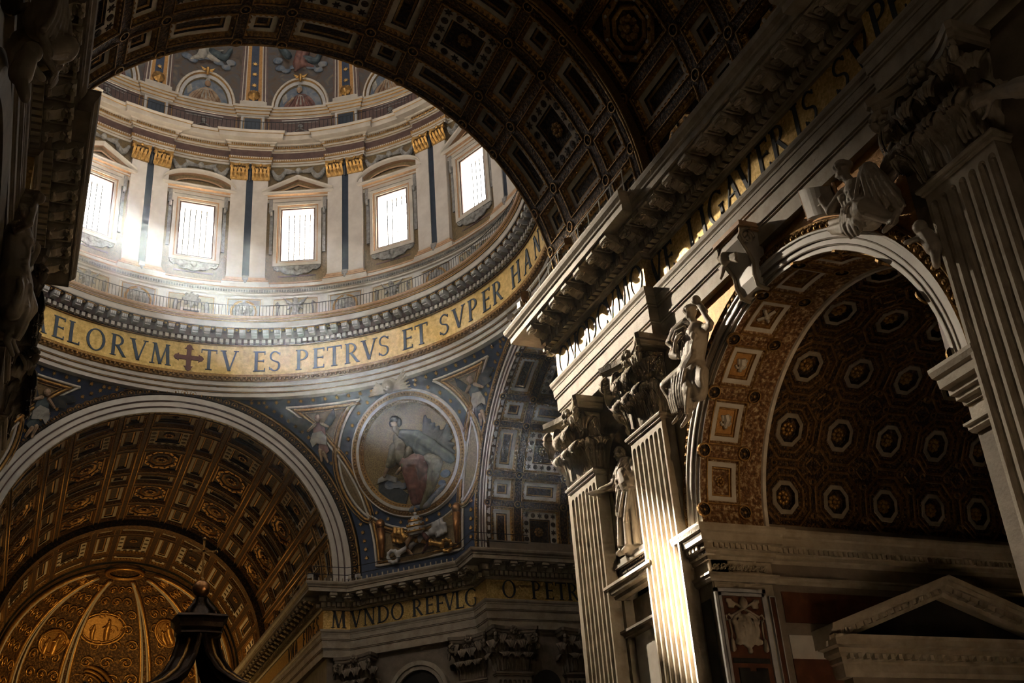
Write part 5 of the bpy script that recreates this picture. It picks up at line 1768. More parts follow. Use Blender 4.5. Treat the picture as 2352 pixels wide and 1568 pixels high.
for sx in (-1, 1):
    for sy in (-1, 1):
        for (u, v) in ((.98, .52), (.52, .98)):
            c = (sx * hs * u, sy * ht * v)
            circ = [(c[0] + .11 * math.cos(2 * PI * j / 10), c[1] + .11 * math.sin(2 * PI * j / 10)) for j in range(10)]
            mb.tube([cyl(R8, x, y, -.02) for x, y in circ + circ[:1]], .03, 4, 1)
            mb.sphere(cyl(R8, *c, -.01), (.05, .05, .05), 5, 4, 3)
        mb.tube([cyl(R8, sx * hs * .97, sy * ht * .72, -.01), cyl(R8, sx * hs * .74, sy * ht * .97, -.01)], .035, 4, 1)
gilt_k = mat('dimmed_gilt_moulding', (.10, .05, .016), (.24, .13, .042), 9, .45, .6, bump=.6, bscale=24)  # gilding darkened to carry the dimness of the octagon vault
stucco_k = mat('dimmed_stucco', (.20, .165, .12), (.30, .25, .185), 3, .6, bump=.1, bscale=25)  # white stucco darkened, the vault's dimness put into its colour
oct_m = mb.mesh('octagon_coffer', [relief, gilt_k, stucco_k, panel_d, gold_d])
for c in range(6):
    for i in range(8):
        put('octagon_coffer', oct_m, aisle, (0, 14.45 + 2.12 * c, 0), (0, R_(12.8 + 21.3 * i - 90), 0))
mb = MB(); band(mb, R8 + .4, 10.9, 27.5, 0, 0, -93, 93)
obj('vault_shell', mb, void_m, aisle)
mb = MB(); band(mb, R8, 13.4, 27.2, 0, 0, -95, -86); band(mb, R8, 13.4, 27.2, 0, 0, 88, 95)
obj('vault_foot', mb, relief, aisle)

# side wall under that vault
wala = struct(empty('wall_aisle'), 'side wall below the octagon vault with impost cornice, marble panels and a pediment')
mb = MB(); mb.bx(10.98, 27, -29.42, -29.0, 0, 13.6); mb.bx(26.8, 27.2, -42, -29, 0, 20)
obj('aisle_face', mb, stone_d, wala)
mb = MB(); mb.bx(10.93, 13.2, -29.46, -28.7, 0, 13.2)
obj('jamb', mb, stone, wala)
mb = MB(); mb.bx(10.93, 13.2, -42.3, -41.43, 0, 13.2); mb.bx(13.2, 27, -42.3, -41.6, 0, 13.6)
obj('right_jamb', mb, stone_d, wala)
mb = MB(); mb.bx(11.0, 11.12, -41.45, -41.38, 0, 11.3); mb.bx(12.9, 13.02, -41.45, -41.38, 0, 11.3)
obj('jamb_strip', mb, marble_g, wala)
ip = [(10.9, -28.1), (10.9, -29.5), (13.25, -29.5), (13.25, -29.36), (26.8, -29.36)]
for nm, prof, m in (('impost_cornice', [(-.1, 12.2), (.06, 12.22), (.08, 12.34), (.16, 12.38), (.16, 12.5), (.24, 12.54), (.24, 12.7), (.36, 12.76), (.38, 13.0), (.44, 13.06), (.48, 13.2), (.48, 13.3), (-.3, 13.32)], stone),
                    ('impost_frieze', [(0, 11.76), (0, 12.22)], stone), ('impost_bead', [(-.1, 11.5), (.05, 11.52), (.1, 11.6), (.1, 11.68), (.16, 11.72), (.16, 11.78), (0, 11.8)], stone)):
    mb = MB(); mb.sweep(ip, prof); obj(nm, mb, m, wala)
    mb = MB(); mb.sweep([(26.8, -41.55), (13.25, -41.55), (13.25, -41.4), (10.9, -41.4), (10.9, -42.4)], prof); obj(nm, mb, m, wala)
mb = MB(); mb.bx(-.05, .05, -.30, -.2, 12.55, 12.72)
sd = mb.mesh('dentil', stone)
for x, y, rz in seg_frames(ip, .2, .05, .5): put('dentil', sd, wala, (x, y, 0), (0, 0, rz))
mb = MB()
for i in range(7):
    x = 11.1 + .3 * i; s = 1 if i % 2 else -1
    mb.tube([(x + .12 * math.cos(R_(g)) * (1 - g / 700), -29.54, 11.99 + s * .12 * math.sin(R_(g)) * (1 - g / 700)) for g in range(0, 480, 40)], .03, 5)
    mb.tube([(x - .15, -29.54, 11.9), (x, -29.55, 11.99), (x + .15, -29.54, 12.08)], .03, 5)
obj('scroll_relief', mb, stone, wala)
# jamb panel: red marble field with a carved coat of arms, lower dark cartouche
mb = MB(); mb.bx(11.12, 12.62, -29.54, -29.48, 6, 11.05)
obj('red_panel', mb, redm, wala)
mb = MB(); frame_x = lambda x0, x1, z0, z1, w, t, mi=0: [mb.bx(a, b, -29.5 - t, -29.46, c, d, mi) for a, b, c, d in ((x0, x1, z0, z0 + w), (x0, x1, z1 - w, z1), (x0, x0 + w, z0, z1), (x1 - w, x1, z0, z1))]
frame_x(11.02, 12.72, 5.9, 11.15, .10, .09); frame_x(10.92, 12.82, 5.5, 11.3, .12, .05)
obj('panel_frame', mb, marble_g, wala)
mb = MB(); mb.bx(11.2, 12.54, -29.57, -29.5, 8.95, 9.1); mb.prism([(11.35, 8.8), (11.75, 8.8), (11.75, 8.7), (12.0, 8.7), (12.0, 8.8), (12.4, 8.8), (12.4, 8.2), (12.52, 7.6), (12.4, 7.2), (11.35, 7.2), (11.22, 7.6), (11.35, 8.2)], 0, .05, lambda u, v, d: (u, -29.53 - d, v))
obj('dark_inlay', mb, dark_in, wala)
mb = MB(); frame_x(12.92, 13.16, 4, 11.1, .03, .06); mb.bx(12.95, 13.13, -29.53, -29.48, 4, 11.07, 1)
obj('red_strip', mb, [marble_g, redm], wala)
mb = MB(); mb.bx(10.86, 10.9, -29.3, -28.75, 4, 11.0)
obj('dark_strip', mb, dark_in, wala)
for z0, z1, m in ((10.3, 11.3, redm), (9.15, 9.9, marble), (8.3, 9.15, redm), (7.0, 8.3, marble)):
    mb = MB(); mb.bx(13.5, 26.5, -29.45, -29.38, z0, z1); obj('marble_band', mb, m, wala)
arms2 = tag(empty('carved_arms', (11.87, -29.55, 9.95)), 'carved stone coat of arms with crossed keys on the red marble jamb panel', 'coat of arms')
mb = MB()
mb.sphere((0, 0, 0), (.34, .14, .55), 12, 9)
for s in (-1, 1):
    mb.tube([(s * .3, 0, -.45), (s * .42, -.02, 0), (s * .38, -.02, .4), (s * .15, -.02, .6)], [.06, .07, .07, .06], 6)
    mb.sphere((s * .42, -.02, .28), .11, 7, 5); mb.sphere((s * .42, -.02, -.35), .1, 7, 5)
mb.sphere((0, -.02, -.62), (.1, .08, .12), 7, 5); mb.sphere((0, -.08, .1), (.2, .1, .3), 8, 6)
put('shield', fuse('shield', mb, stone, .035, 1), arms2)
mb = MB(); mb.sphere((0, -.05, .86), (.15, .13, .2), 9, 7); mb.tube([(0, -.05, 1.0), (0, -.05, 1.1)], .03, 5)
put('tiara', fuse('tiara', mb, stone, .03, 1), arms2)
for s in (-1, 1):
    mb = MB(); mb.capsule((-s * .5, -.02, .45), (s * .5, -.02, .95), .05, .05, 7)
    mb.box((s * .45, -.02, .80), (.11, .04, .1)); mb.box((s * .52, -.02, .95), (.1, .04, .06))
    for q in range(5): g = 2 * PI * q / 5; mb.sphere((-s * .6 + .1 * math.cos(g), -.02, .4 + .1 * math.sin(g)), .05, 6, 5)
    put('key', fuse('key', mb, stone, .03, 1), arms2)
    mb = MB(); mb.tube([(s * .6, -.02, .35), (s * .57, -.02, -.1), (s * .6, -.02, -.25)], [.03, .035, .03], 6); mb.capsule((s * .6, -.02, -.3), (s * .6, -.02, -.58), .06, .09, 7)
    obj('tassel', mb, stone, arms2, smooth=True)

# pedimented doorway head on the side wall
pedi = tag(empty('stone_pediment', (19.6, -29.4, 0)), 'broad stone pediment with dentils on the wall below the octagon vault', 'pediment')
pw, pz = 5.2, 9.75
mb = MB(); mb.sweep([(-pw + .6, .1), (-pw + .6, -.55), (pw, -.55), (pw, .1)], [(-.3, 8.5), (.0, 8.5), (.05, 8.65), (.05, 8.9), (.12, 8.95), (.12, 9.1), (.3, 9.2), (.3, 9.35), (.5, 9.4), (.52, 9.6), (.6, 9.7), (-.3, 9.72)])
obj('base_cornice', mb, stone, pedi)
mb = MB()
for s in (-1, 1):
    for lo, hi, y0 in ((0, .16, -.62), (.16, .34, -.85), (.34, .46, -1.0), (.46, .62, -1.12)):
        a = (s * pw, pz - .35); b = (0, pz + 1.45)
        mb.add([(a[0], y0, a[1] + lo), (b[0], y0, b[1] + lo), (b[0], y0 - .06, b[1] + hi), (a[0], y0 - .06, a[1] + hi), (a[0], .1, a[1] + lo), (b[0], .1, b[1] + lo), (b[0], .1, b[1] + hi), (a[0], .1, a[1] + hi)],
               [(0, 1, 2, 3), (0, 1, 5, 4), (3, 2, 6, 7), (0, 3, 7, 4)])
obj('raking_cornice', mb, stone, pedi)
mb = MB(); mb.add([(-pw, -.3, pz - .1), (pw, -.3, pz - .1), (0, -.3, pz + 1.5)], [(0, 1, 2)]); obj('tympanum', mb, dark_in, pedi)
mb = MB(); mb.bx(-.07, .07, -.85, -.6, 0, .16)
pdn = mb.mesh('dentil', stone)
for i in range(30): put('dentil', pdn, pedi, (-pw + .75 + .32 * i, -.0, 9.02))
for s in (-1, 1):
    for i in range(15):
        t = (i + .6) / 15.5; o = put('dentil', pdn, pedi, (s * pw * (1 - t), -.08, pz - .22 + 1.8 * t), (0, -s * -.33, 0))
mb = MB(); mb.bx(-pw + .9, pw, -.5, .1, 0, 8.5)
obj('door_lintel', mb, stone_d, pedi)
# ------------------------------------------------------------------ fluted giant pilasters with leafy capitals
def lerp_path(P, t):
    t = min(max(t, 0), 1) * (len(P) - 1); i = min(int(t), len(P) - 2); f = t - i
    return (P[i][0] * (1 - f) + P[i + 1][0] * f, P[i][1] * (1 - f) + P[i + 1][1] * f)


LEAF = [(0, 0), (-.04, .2), (-.08, .4), (-.15, .6), (-.27, .80), (-.44, .94), (-.62, .98), (-.76, .92), (-.82, .80), (-.78, .70)]


def acanthus(W, h, out, m):
    mb = MB()
    def f(u, v, back=0.0):
        x = 2 * u - 1
        y, z = lerp_path(LEAF, v)
        w = W * (.80 + .30 * math.sin(PI * min(v * .95, 1))) * (1 - .55 * max(0, v - .72) / .28)
        w *= 1 + .14 * math.sin(v * 26) * (abs(x) ** 2)
        groove = .045 * math.cos(x * PI * 4.0) * (1 - .3 * v)
        return (x * w, y * out + (.16 * x * x) * W * (1.3 if v < .7 else .5) - groove + back, z * h - .10 * x * x * h * max(0, v - .55))
    mb.grid(lambda u, v: f(u, v), 12, 12)
    mb.grid(lambda u, v: f(u, v, .07), 8, 8)
    return mb.mesh('acanthus_leaf', m, True)


def spiral(mb, c, ax, r0, turns, w, n=26, sgn=1, rad=.10):
    # spiral in the plane spanned by ax and z around c
    ax = Vector(ax).normalized(); c = Vector(c); pts = []; rr = []
    for i in range(n + 1):
        t = i / n; g = sgn * (PI / 2 - t * turns * 2 * PI); r = r0 * (1 - .82 * t)
        pts.append(c + ax * r * math.cos(g) + Vector((0, 0, 1)) * r * math.sin(g)); rr.append(rad * (1 - .5 * t))
    mb.tube(pts, rr, 6)


def make_capital(m, parent, W=2.3, H=2.85):
    k = W / 2.3
    mb = MB()
    mb.add([(-1.02 * k, -.05, 0), (1.02 * k, -.05, 0), (1.15 * k, -.22, 2.4), (-1.15 * k, -.22, 2.4), (-1.02 * k, .5, 0), (1.02 * k, .5, 0), (1.15 * k, .5, 2.4), (-1.15 * k, .5, 2.4)],
           [(0, 1, 2, 3), (0, 3, 7, 4), (1, 2, 6, 5)])
    cap = obj('capital', mb, m, parent, (0, 0, 17.75))
    mb = MB()
    def ab(z, g):
        pts = [(-1.5 * k - g, .5), (-1.5 * k - g, -.62 - g), (-1.36 * k - g, -.70 - g)]
        for i in range(9):
            x = -1.2 * k + 2.4 * k * i / 8; pts.append((x, -.62 - g + .34 * (1 - (x / (1.25 * k)) ** 2)))
        pts += [(1.36 * k + g, -.70 - g), (1.5 * k + g, -.62 - g), (1.5 * k + g, .5)]
        return [(x, y, z) for x, y in pts]
    lv = [ab(2.38, -.06), ab(2.46, .0), ab(2.60, .02), ab(2.64, .08), ab(2.85, .1)]
    for a, b in zip(lv[:-1], lv[1:]):
        n = len(a); mb.add(a + b, [(i, i + 1, n + i + 1, n + i) for i in range(n - 1)])
    mb.add(lv[0], [tuple(range(len(lv[0])))]); mb.add(lv[-1], [tuple(range(len(lv[-1])))])
    obj('abacus', mb, m, cap)
    l1 = acanthus(.44 * k, 1.2, .82, m); l2 = acanthus(.42 * k, 1.95, .95, m); l3 = acanthus(.36 * k, 2.3, .7, m)
    for x, y, r in ((-.74 * k, -.06, 0), (0, -.06, 0), (.74 * k, -.06, 0), (-1.1 * k, .2, -1.45), (1.1 * k, .2, 1.45)):
        put('leaf', l1, cap, (x, y, 0), (0, 0, r))
    for x, y, r in ((-.38 * k, -.06, 0), (.38 * k, -.06, 0), (-1.08 * k, .02, -.75), (1.08 * k, .02, .75)):
        put('leaf', l2, cap, (x, y, .05), (0, 0, r))
    for x, y, r in ((-.78 * k, -.1, -.35), (.78 * k, -.1, .35)):
        put('leaf', l3, cap, (x, y, .1), (0, 0, r))
    for s in (-1, 1):
        mb = MB()
        d = Vector((s * .75, -.66, 0)).normalized()
        mb.tube([(s * .35 * k, -.12, 1.35), (s * .55 * k, -.25, 1.8), (s * .9 * k, -.42, 2.22), tuple(Vector((s * 1.2 * k, -.55, 2.33)))], [.08, .10, .12, .11], 7)
        spiral(mb, (s * 1.26 * k, -.58, 2.05), d, .30, 1.6, 0, sgn=1 if s > 0 else 1, rad=.12)
        obj('volute', mb, m, cap, smooth=True)
        mb = MB(); mb.tube([(s * .38 * k, -.14, 1.4), (s * .40 * k, -.22, 1.9), (s * .3 * k, -.28, 2.2)], [.06, .07, .06], 6)
        spiral(mb, (s * .22 * k, -.30, 2.12), (s, 0, 0), .17, 1.4, 0, rad=.07)
        obj('helix', mb, m, cap, smooth=True)
    mb = MB()
    for i in range(7):
        a = 2 * PI * i / 7; mb.sphere((.19 * math.cos(a), -.42, 2.62 + .19 * math.sin(a)), (.13, .12, .13), 7, 5)
    mb.sphere((0, -.52, 2.62), .11, 7, 5)
    obj('flower', mb, m, cap, smooth=True)
    return cap


def make_pilaster(loc, rz, label, W=2.3, m=stone, group='fluted giant pilasters', flutes=7):
    p = tag(empty('fluted_pilaster', loc, (0, 0, rz)), label, 'pilaster', group)
    hw = W / 2; f = .09 * W / 2.3; w = (W - (flutes + 1) * f) / flutes
    sec = [(-hw, .5), (-hw, 0)]
    x = -hw
    for i in range(flutes):
        x += f; sec.append((x, 0))
        for q in range(1, 6):
            a = PI * q / 6; sec.append((x + w / 2 - w / 2 * math.cos(a), .15 * math.sin(a)))
        x += w; sec.append((x, 0))
    sec += [(hw, 0), (hw, .5)]
    mb = MB(); n = len(sec)
    mb.add([(a, b, 1.2) for a, b in sec] + [(a, b, 17.12) for a, b in sec], [(i, i + 1, n + i + 1, n + i) for i in range(n - 1)])
    # rounded heads of the flutes
    x = -hw
    for i in range(flutes):
        x += f; c = x + w / 2
        def head(u, v, c=c):
            a = PI * u; b = PI / 2 * v
            return (c - w / 2 * math.cos(a) * math.cos(b) if True else 0, .15 * math.sin(a) * math.cos(b), 17.12 + w / 2 * math.sin(b) * 1.0)
        mb.grid(head, 6, 3)
        # face around the head
        arc = [(c - w / 2 * math.cos(PI * q / 8), 17.12 + w / 2 * math.sin(PI * q / 8)) for q in range(9)]
        mb.add([(a, 0, b) for a, b in arc] + [(c + w / 2, 0, 17.5), (c - w / 2, 0, 17.5)], [tuple(range(11))])
        x += w
    x = -hw
    for i in range(flutes + 1):
        mb.add([(x, 0, 17.12), (x + f, 0, 17.12), (x + f, 0, 17.5), (x, 0, 17.5)], [(0, 1, 2, 3)]); x += f + w
    for s in (-1, 1): mb.add([(s * hw, 0, 17.12), (s * hw, .5, 17.12), (s * hw, .5, 17.5), (s * hw, 0, 17.5)], [(0, 1, 2, 3)])
    obj('shaft', mb, m, p)
    mb = MB(); mb.sweep([(-hw, .5), (-hw, 0), (hw, 0), (hw, .5)], [(0, 17.48), (.07, 17.5), (.07, 17.56), (.13, 17.6), (.15, 17.66), (.13, 17.72), (.05, 17.76), (-.1, 17.77)])
    obj('astragal', mb, m, p)
    mb = MB(); mb.sweep([(-hw, .5), (-hw, 0), (hw, 0), (hw, .5)], [(.3, 0), (.3, .5), (.22, .55), (.26, .75), (.18, .85), (.12, .95), (.14, 1.1), (0, 1.2)])
    obj('base', mb, m, p)
    make_capital(m, p, W)
    return p


make_pilaster((RW1, -22.2, 0), -PI / 2, 'fluted pilaster left of the niche statue, nearest the dome')
make_pilaster((RW1, -27.45, 0), -PI / 2, 'sunlit fluted pilaster between the niche statue and the side arch')
make_pilaster((RW1, -43.5, 0), -PI / 2, 'dark fluted pilaster at the right edge of the picture', 2.4)

# niche ledge, dark inscribed block and plinth under the statue
mb = MB(); mb.sweep([(11.2, -23.42), (10.75, -23.42), (10.75, -26.28), (11.2, -26.28)], [(-.2, 12.55), (.05, 12.6), (.08, 12.72), (.22, 12.78), (.3, 12.95), (.36, 13.0), (.36, 13.1), (-.3, 13.12)])
obj('niche_ledge', mb, stone, wallr)
mb = MB(); mb.bx(10.85, 12.0, -26.0, -23.6, 13.1, 13.7)
lb = obj('inscribed_block', mb, dark_in, wallr)
mb = MB(); mb.bx(10.72, 12.1, -26.1, -23.5, 13.68, 13.78); mb.bx(10.8, 12.1, -25.9, -23.7, 13.78, 13.98)
obj('statue_plinth', mb, marble, wallr)
mb = MB()
for r in range(3):
    y = -23.85
    while y > -25.9:
        L = random.uniform(.04, .11); mb.bx(10.835, 10.86, y, y - L, 13.58 - .16 * r, 13.64 - .16 * r); y -= L + .035
tag(obj('carved_line', mb, stone_d, lb), kind='stuff')
mb = MB(); mb.sweep([(11.2, -23.5), (10.95, -23.5), (10.95, -26.2), (11.2, -26.2)], [(-.2, 11.2), (.08, 11.22), (.1, 11.32), (.2, 11.36), (.2, 11.45), (-.2, 11.47)])
mb.bx(11.35, 11.5, -26.25, -23.45, 0, 12.6)
obj('niche_apron', mb, stone_d, wallr)
mb = MB(); mb.bx(11.15, 11.4, -26.0, -23.7, 4, 11.2)
obj('pale_panel', mb, marble, wallr)


# ------------------------------------------------------------------ statues
def folds(mb, tops, bots, r0, r1, bow=(0, 0, 0), n=6):
    for t, b in zip(tops, bots):
        T, B = Vector(t), Vector(b); bw = Vector(bow)
        pts = [T.lerp(B, i / n) + bw * math.sin(PI * i / n) for i in range(n + 1)]
        mb.tube(pts, [r0 + (r1 - r0) * i / n for i in range(n + 1)], 7)


# standing robed man in the niche (human metres, scaled up), facing -Y
mb = MB()
head(mb, (-.05, -.06, 1.64), (-.75, -.62, -.22), 1.0)
mb.capsule((-.02, -.02, 1.54), (0, 0, 1.45), .055, .065)
mb.capsule((0, 0, 1.40), (0, .01, 1.12), .17, .165, 14); mb.capsule((-.14, 0, 1.42), (.14, .01, 1.42), .09, .09, 12)
mb.capsule((0, .01, 1.1), (0, 0, .9), .165, .19, 14); mb.capsule((0, 0, .9), (.01, .02, .08), .19, .235, 16)
mb.capsule((.02, -.14, .10), (.0, -.24, .03), .06, .05); mb.capsule((-.14, -.10, .10), (-.17, -.22, .03), .06, .05)
# right arm stretched out and down to the side
mb.capsule((-.18, -.02, 1.40), (-.29, -.08, 1.16), .082, .075); mb.capsule((-.29, -.08, 1.16), (-.44, -.22, 1.13), .085, .06)
mb.capsule((-.43, -.21, 1.13), (-.49, -.27, 1.12), .036, .032)
hand(mb, (-.48, -.26, 1.12), (-.75, -.45, -.05), (0, 0, 1), 1.1)
folds(mb, [(-.30, -.04, 1.22), (-.26, -.02, 1.3)], [(-.36, .02, .86), (-.30, .05, .7)], .05, .03)
# left arm bent, hand on the breast holding the cloak
mb.capsule((.19, .0, 1.40), (.27, -.05, 1.14), .085, .08); mb.capsule((.27, -.05, 1.14), (.10, -.22, 1.13), .08, .055)
hand(mb, (.10, -.22, 1.13), (-1, -.1, .1), (0, 1, 0), 1.0)
mb.capsule((.10, -.17, 1.22), (.16, -.16, 1.02), .10, .13); 
# cassock buttons line, cloak edges, deep vertical folds
folds(mb, [(-.02, -.17, 1.38), (.05, -.17, 1.05), (.16, -.12, 1.05), (.22, -.04, 1.1), (.24, .06, 1.1), (-.10, -.15, 1.05), (-.18, -.08, 1.1), (-.22, .02, 1.2)],
      [(-.03, -.20, .95), (.08, -.22, .08), (.20, -.16, .06), (.27, -.06, .05), (.27, .08, .05), (-.08, -.24, .10), (-.20, -.14, .08), (-.26, .0, .06)], .035, .055)
folds(mb, [(.12, -.18, 1.0), (.2, -.15, 1.0), (.02, -.2, .98)], [(-.02, -.24, .55), (.10, -.23, .45), (-.16, -.18, .62)], .04, .03, (0, -.03, -.06))
folds(mb, [(.15, -.02, 1.46), (-.15, -.02, 1.46), (.05, -.12, 1.46)], [(.10, -.18, 1.22), (-.06, -.18, 1.15), (.02, -.19, 1.3)], .03, .035)
st = put('statue', fuse('niche_statue', mb, statue_m, .013, 1, .5), None, (11.15, -24.62, 13.98), (0, 0, -PI / 2 + .15), 2.42)
tag(st, 'white marble standing man in robes with an outstretched arm in the niche', 'statue')


def W_(y, z, d): return Vector((11.08 - d, y, z))


# winged female figure leaning on the left shoulder of the arch
mb = MB(); k = 2.05
hc = W_(-31.61, 20.04, .78)
head(mb, hc, (-.62, .62, -.30), k, 1.0)
mb.capsule(hc - Vector((0, 0, .2)), W_(-31.62, 19.5, .66), .12, .14)
mb.capsule(W_(-31.62, 19.3, .64), W_(-31.3, 18.6, .68), .39, .36, 14); mb.capsule(W_(-31.08, 19.5, .7), W_(-32.22, 19.18, .6), .17, .17)
for y_, z_ in ((-31.35, 19.15), (-31.8, 19.02)): mb.sphere(W_(y_, z_, .92), .15, 9, 7)
mb.capsule(W_(-31.25, 18.5, .68), W_(-31.0, 18.1, .72), .38, .48, 14); mb.capsule(W_(-30.95, 18.0, .75), W_(-30.6, 17.2, .75), .42, .34, 12); mb.capsule(W_(-31.3, 18.0, .7), W_(-31.3, 17.2, .75), .4, .3, 12)
mb.capsule(W_(-30.85, 18.2, .85), W_(-30.02, 18.02, 1.15), .29, .22, 12); mb.capsule(W_(-30.02, 18.02, 1.15), W_(-30.08, 17.0, .8), .22, .12, 12); mb.capsule(W_(-30.06, 16.92, .82), W_(-29.88, 16.72, 1.0), .09, .06)
mb.capsule(W_(-31.12, 18.1, .72), W_(-31.1, 17.35, .98), .31, .24, 12); mb.capsule(W_(-31.1, 17.35, .98), W_(-30.45, 16.75, .72), .21, .11, 12); mb.capsule(W_(-30.42, 16.7, .74), W_(-30.2, 16.45, .9), .09, .06)
mb.capsule(W_(-32.25, 19.15, .66), W_(-32.82, 18.95, .92), .14, .12); mb.capsule(W_(-32.82, 18.95, .92), W_(-32.5, 19.68, .98), .11, .075)
hand(mb, W_(-32.48, 19.68, .98), (0, .25, 1), (1, 0, 0), 2.0); mb.sphere(W_(-32.42, 20.02, 1.05), .17, 9, 7); mb.capsule(W_(-32.45, 19.95, 1.0), W_(-32.7, 19.45, .9), .08, .06)
mb.capsule(W_(-31.02, 19.48, .74), W_(-30.62, 19.0, .98), .14, .12); mb.capsule(W_(-30.62, 19.0, .98), W_(-31.05, 19.22, 1.16), .11, .075)
hand(mb, W_(-31.05, 19.22, 1.16), (0, -1, .25), (1, 0, 0), 2.0)
for q in range(6): mb.capsule(W_(-31.15, 19.2, .25), W_(-30.25 + .05 * q, 18.75 - .36 * q, .2), .17, .08, 7)
mb.tube([W_(-31.35, 19.75, .5), W_(-31.0, 20.0, .6), W_(-30.55, 19.88, .72), W_(-30.3, 19.5, .82), W_(-30.42, 19.05, .9), W_(-30.8, 18.75, .95)], [.14, .2, .25, .27, .22, .1], 9)
mb.tube([W_(-31.2, 19.7, .8), W_(-30.85, 19.65, .95), W_(-30.7, 19.4, 1.05)], [.08, .12, .07], 8)
folds(mb, [W_(-31.95 + .17 * i, 19.05 + .03 * i, .93) for i in range(6)], [W_(-31.5 + .12 * i, 18.5 - .02 * i, .95) for i in range(6)], .045, .05, (-.03, 0, 0))
folds(mb, [W_(-31.6, 18.45, .9), W_(-31.65, 18.6, .88)], [W_(-30.75, 18.05, 1.05), W_(-30.9, 18.3, 1.05)], .09, .08, (-.05, 0, -.08))
folds(mb, [W_(-30.75 + .18 * i, 18.05, 1.18 - .02 * abs(i)) for i in range(-3, 4)], [W_(-30.28 + .12 * i, 16.95 + .03 * abs(i), .95) for i in range(-3, 4)], .06, .07, (-.10, 0, 0))
folds(mb, [W_(-31.45 - .1 * i, 18.2 - .1 * i, .85) for i in range(5)], [W_(-31.45 - .06 * i, 17.05 + .04 * i, .82) for i in range(5)], .08, .10, (-.08, -.05, 0))
folds(mb, [W_(-31.5, 17.6, .9), W_(-31.3, 17.4, 1.1)], [W_(-30.7, 16.85, .95), W_(-30.6, 16.75, .9)], .08, .06, (-.05, 0, -.1))
st = put('statue', fuse('leaning_statue', mb, statue_m, .034, 1, .5))
tag(st, 'carved winged woman in flowing drapery leaning on the left side of the side arch', 'statue')

# seated woman with an open book on the right shoulder of the arch
mb = MB(); k = 2.15
hc = W_(-40.05, 19.86, .88)
head(mb, hc, (-.50, .80, -.25), k, 1.05)
mb.capsule(hc - Vector((0, .02, .2)), W_(-40.14, 19.35, .76), .13, .15)
mb.capsule(W_(-40.22, 19.15, .74), W_(-40.22, 18.5, .76), .33, .30, 14); mb.capsule(W_(-39.85, 19.25, .84), W_(-40.6, 19.0, .64), .17, .17)
for y_, z_ in ((-39.95, 18.95), (-40.35, 18.85)): mb.sphere(W_(y_, z_, 1.02), .15, 9, 7)
mb.capsule(W_(-40.25, 18.4, .76), W_(-40.4, 18.15, .75), .36, .44, 14)
mb.capsule(W_(-40.45, 18.3, .82), W_(-41.2, 18.98, 1.12), .31, .25, 12); mb.capsule(W_(-41.2, 18.98, 1.12), W_(-41.8, 17.55, 1.0), .25, .15, 12); mb.capsule(W_(-41.78, 17.45, 1.0), W_(-41.6, 17.1, 1.2), .11, .08)
mb.capsule(W_(-40.35, 18.15, .95), W_(-41.0, 17.88, 1.4), .36, .30, 12); mb.capsule(W_(-41.0, 17.88, 1.4), W_(-41.55, 17.2, 1.1), .27, .15, 12); mb.capsule(W_(-41.55, 17.15, 1.1), W_(-41.35, 16.95, 1.3), .10, .07)
mb.capsule(W_(-39.82, 19.22, .9), W_(-39.42, 18.88, 1.1), .15, .13); mb.capsule(W_(-39.42, 18.88, 1.1), W_(-39.3, 19.2, 1.15), .11, .08)
hand(mb, W_(-39.3, 19.2, 1.15), (0, .3, 1), (1, 0, 0), 2.1)
mb.capsule(W_(-40.62, 18.95, .74), W_(-40.78, 18.5, 1.05), .15, .13); mb.capsule(W_(-40.78, 18.5, 1.05), W_(-40.25, 18.45, 1.22), .11, .08)
hand(mb, W_(-40.25, 18.45, 1.22), (0, 1, .1), (1, 0, 0), 2.1)
mb.capsule(W_(-41.22, 18.75, 1.05), W_(-41.45, 17.95, .95), .30, .36, 12)
folds(mb, [W_(-41.1 - .09 * i, 19.12 - .04 * i, 1.28 - .03 * i) for i in range(5)], [W_(-41.15 - .2 * i, 17.75 - .1 * i, 1.32 - .07 * i) for i in range(5)], .055, .075, (-.07, -.04, 0))
folds(mb, [W_(-41.05, 18.95, 1.3), W_(-40.85, 18.7, 1.2), W_(-40.65, 18.45, 1.2)], [W_(-40.85, 18.15, 1.5), W_(-40.6, 18.05, 1.45), W_(-40.45, 18.0, 1.35)], .07, .06, (-.03, 0, -.04))
for i in range(4):
    r = .22 + .11 * i
    mb.tube([W_(-40.75 + r * math.cos(R_(g)), 17.98 + .8 * r * math.sin(R_(g)), 1.62 - .14 * i) for g in range(-10, 231, 24)], .05, 6)
folds(mb, [W_(-39.75 - .14 * i, 18.6 - .06 * i, 1.02 + .05 * i) for i in range(6)], [W_(-39.75 - .16 * i, 17.95 - .05 * i, 1.1 + .05 * i) for i in range(6)], .06, .075, (-.05, 0, -.03))
folds(mb, [W_(-40.0 - .2 * i, 18.0 - .03 * i, 1.25) for i in range(5)], [W_(-40.1 - .14 * i, 17.45 + .04 * abs(i - 2), 1.2) for i in range(5)], .09, .05, (-.06, 0, 0))
folds(mb, [W_(-39.85 - .15 * i, 19.1 - .04 * i, 1.05) for i in range(5)], [W_(-39.95 - .12 * i, 18.5, 1.06) for i in range(5)], .04, .05)
folds(mb, [W_(-39.9, 18.35, .85), W_(-39.8, 18.2, .95), W_(-39.7, 18.1, .9)], [W_(-38.75, 19.05, .55), W_(-38.7, 18.85, .6), W_(-38.8, 18.7, .6)], .16, .09)
for q in range(4): mb.capsule(W_(-40.6, 19.0, .3), W_(-41.55, 20.0 - .3 * q, .25), .2, .1)
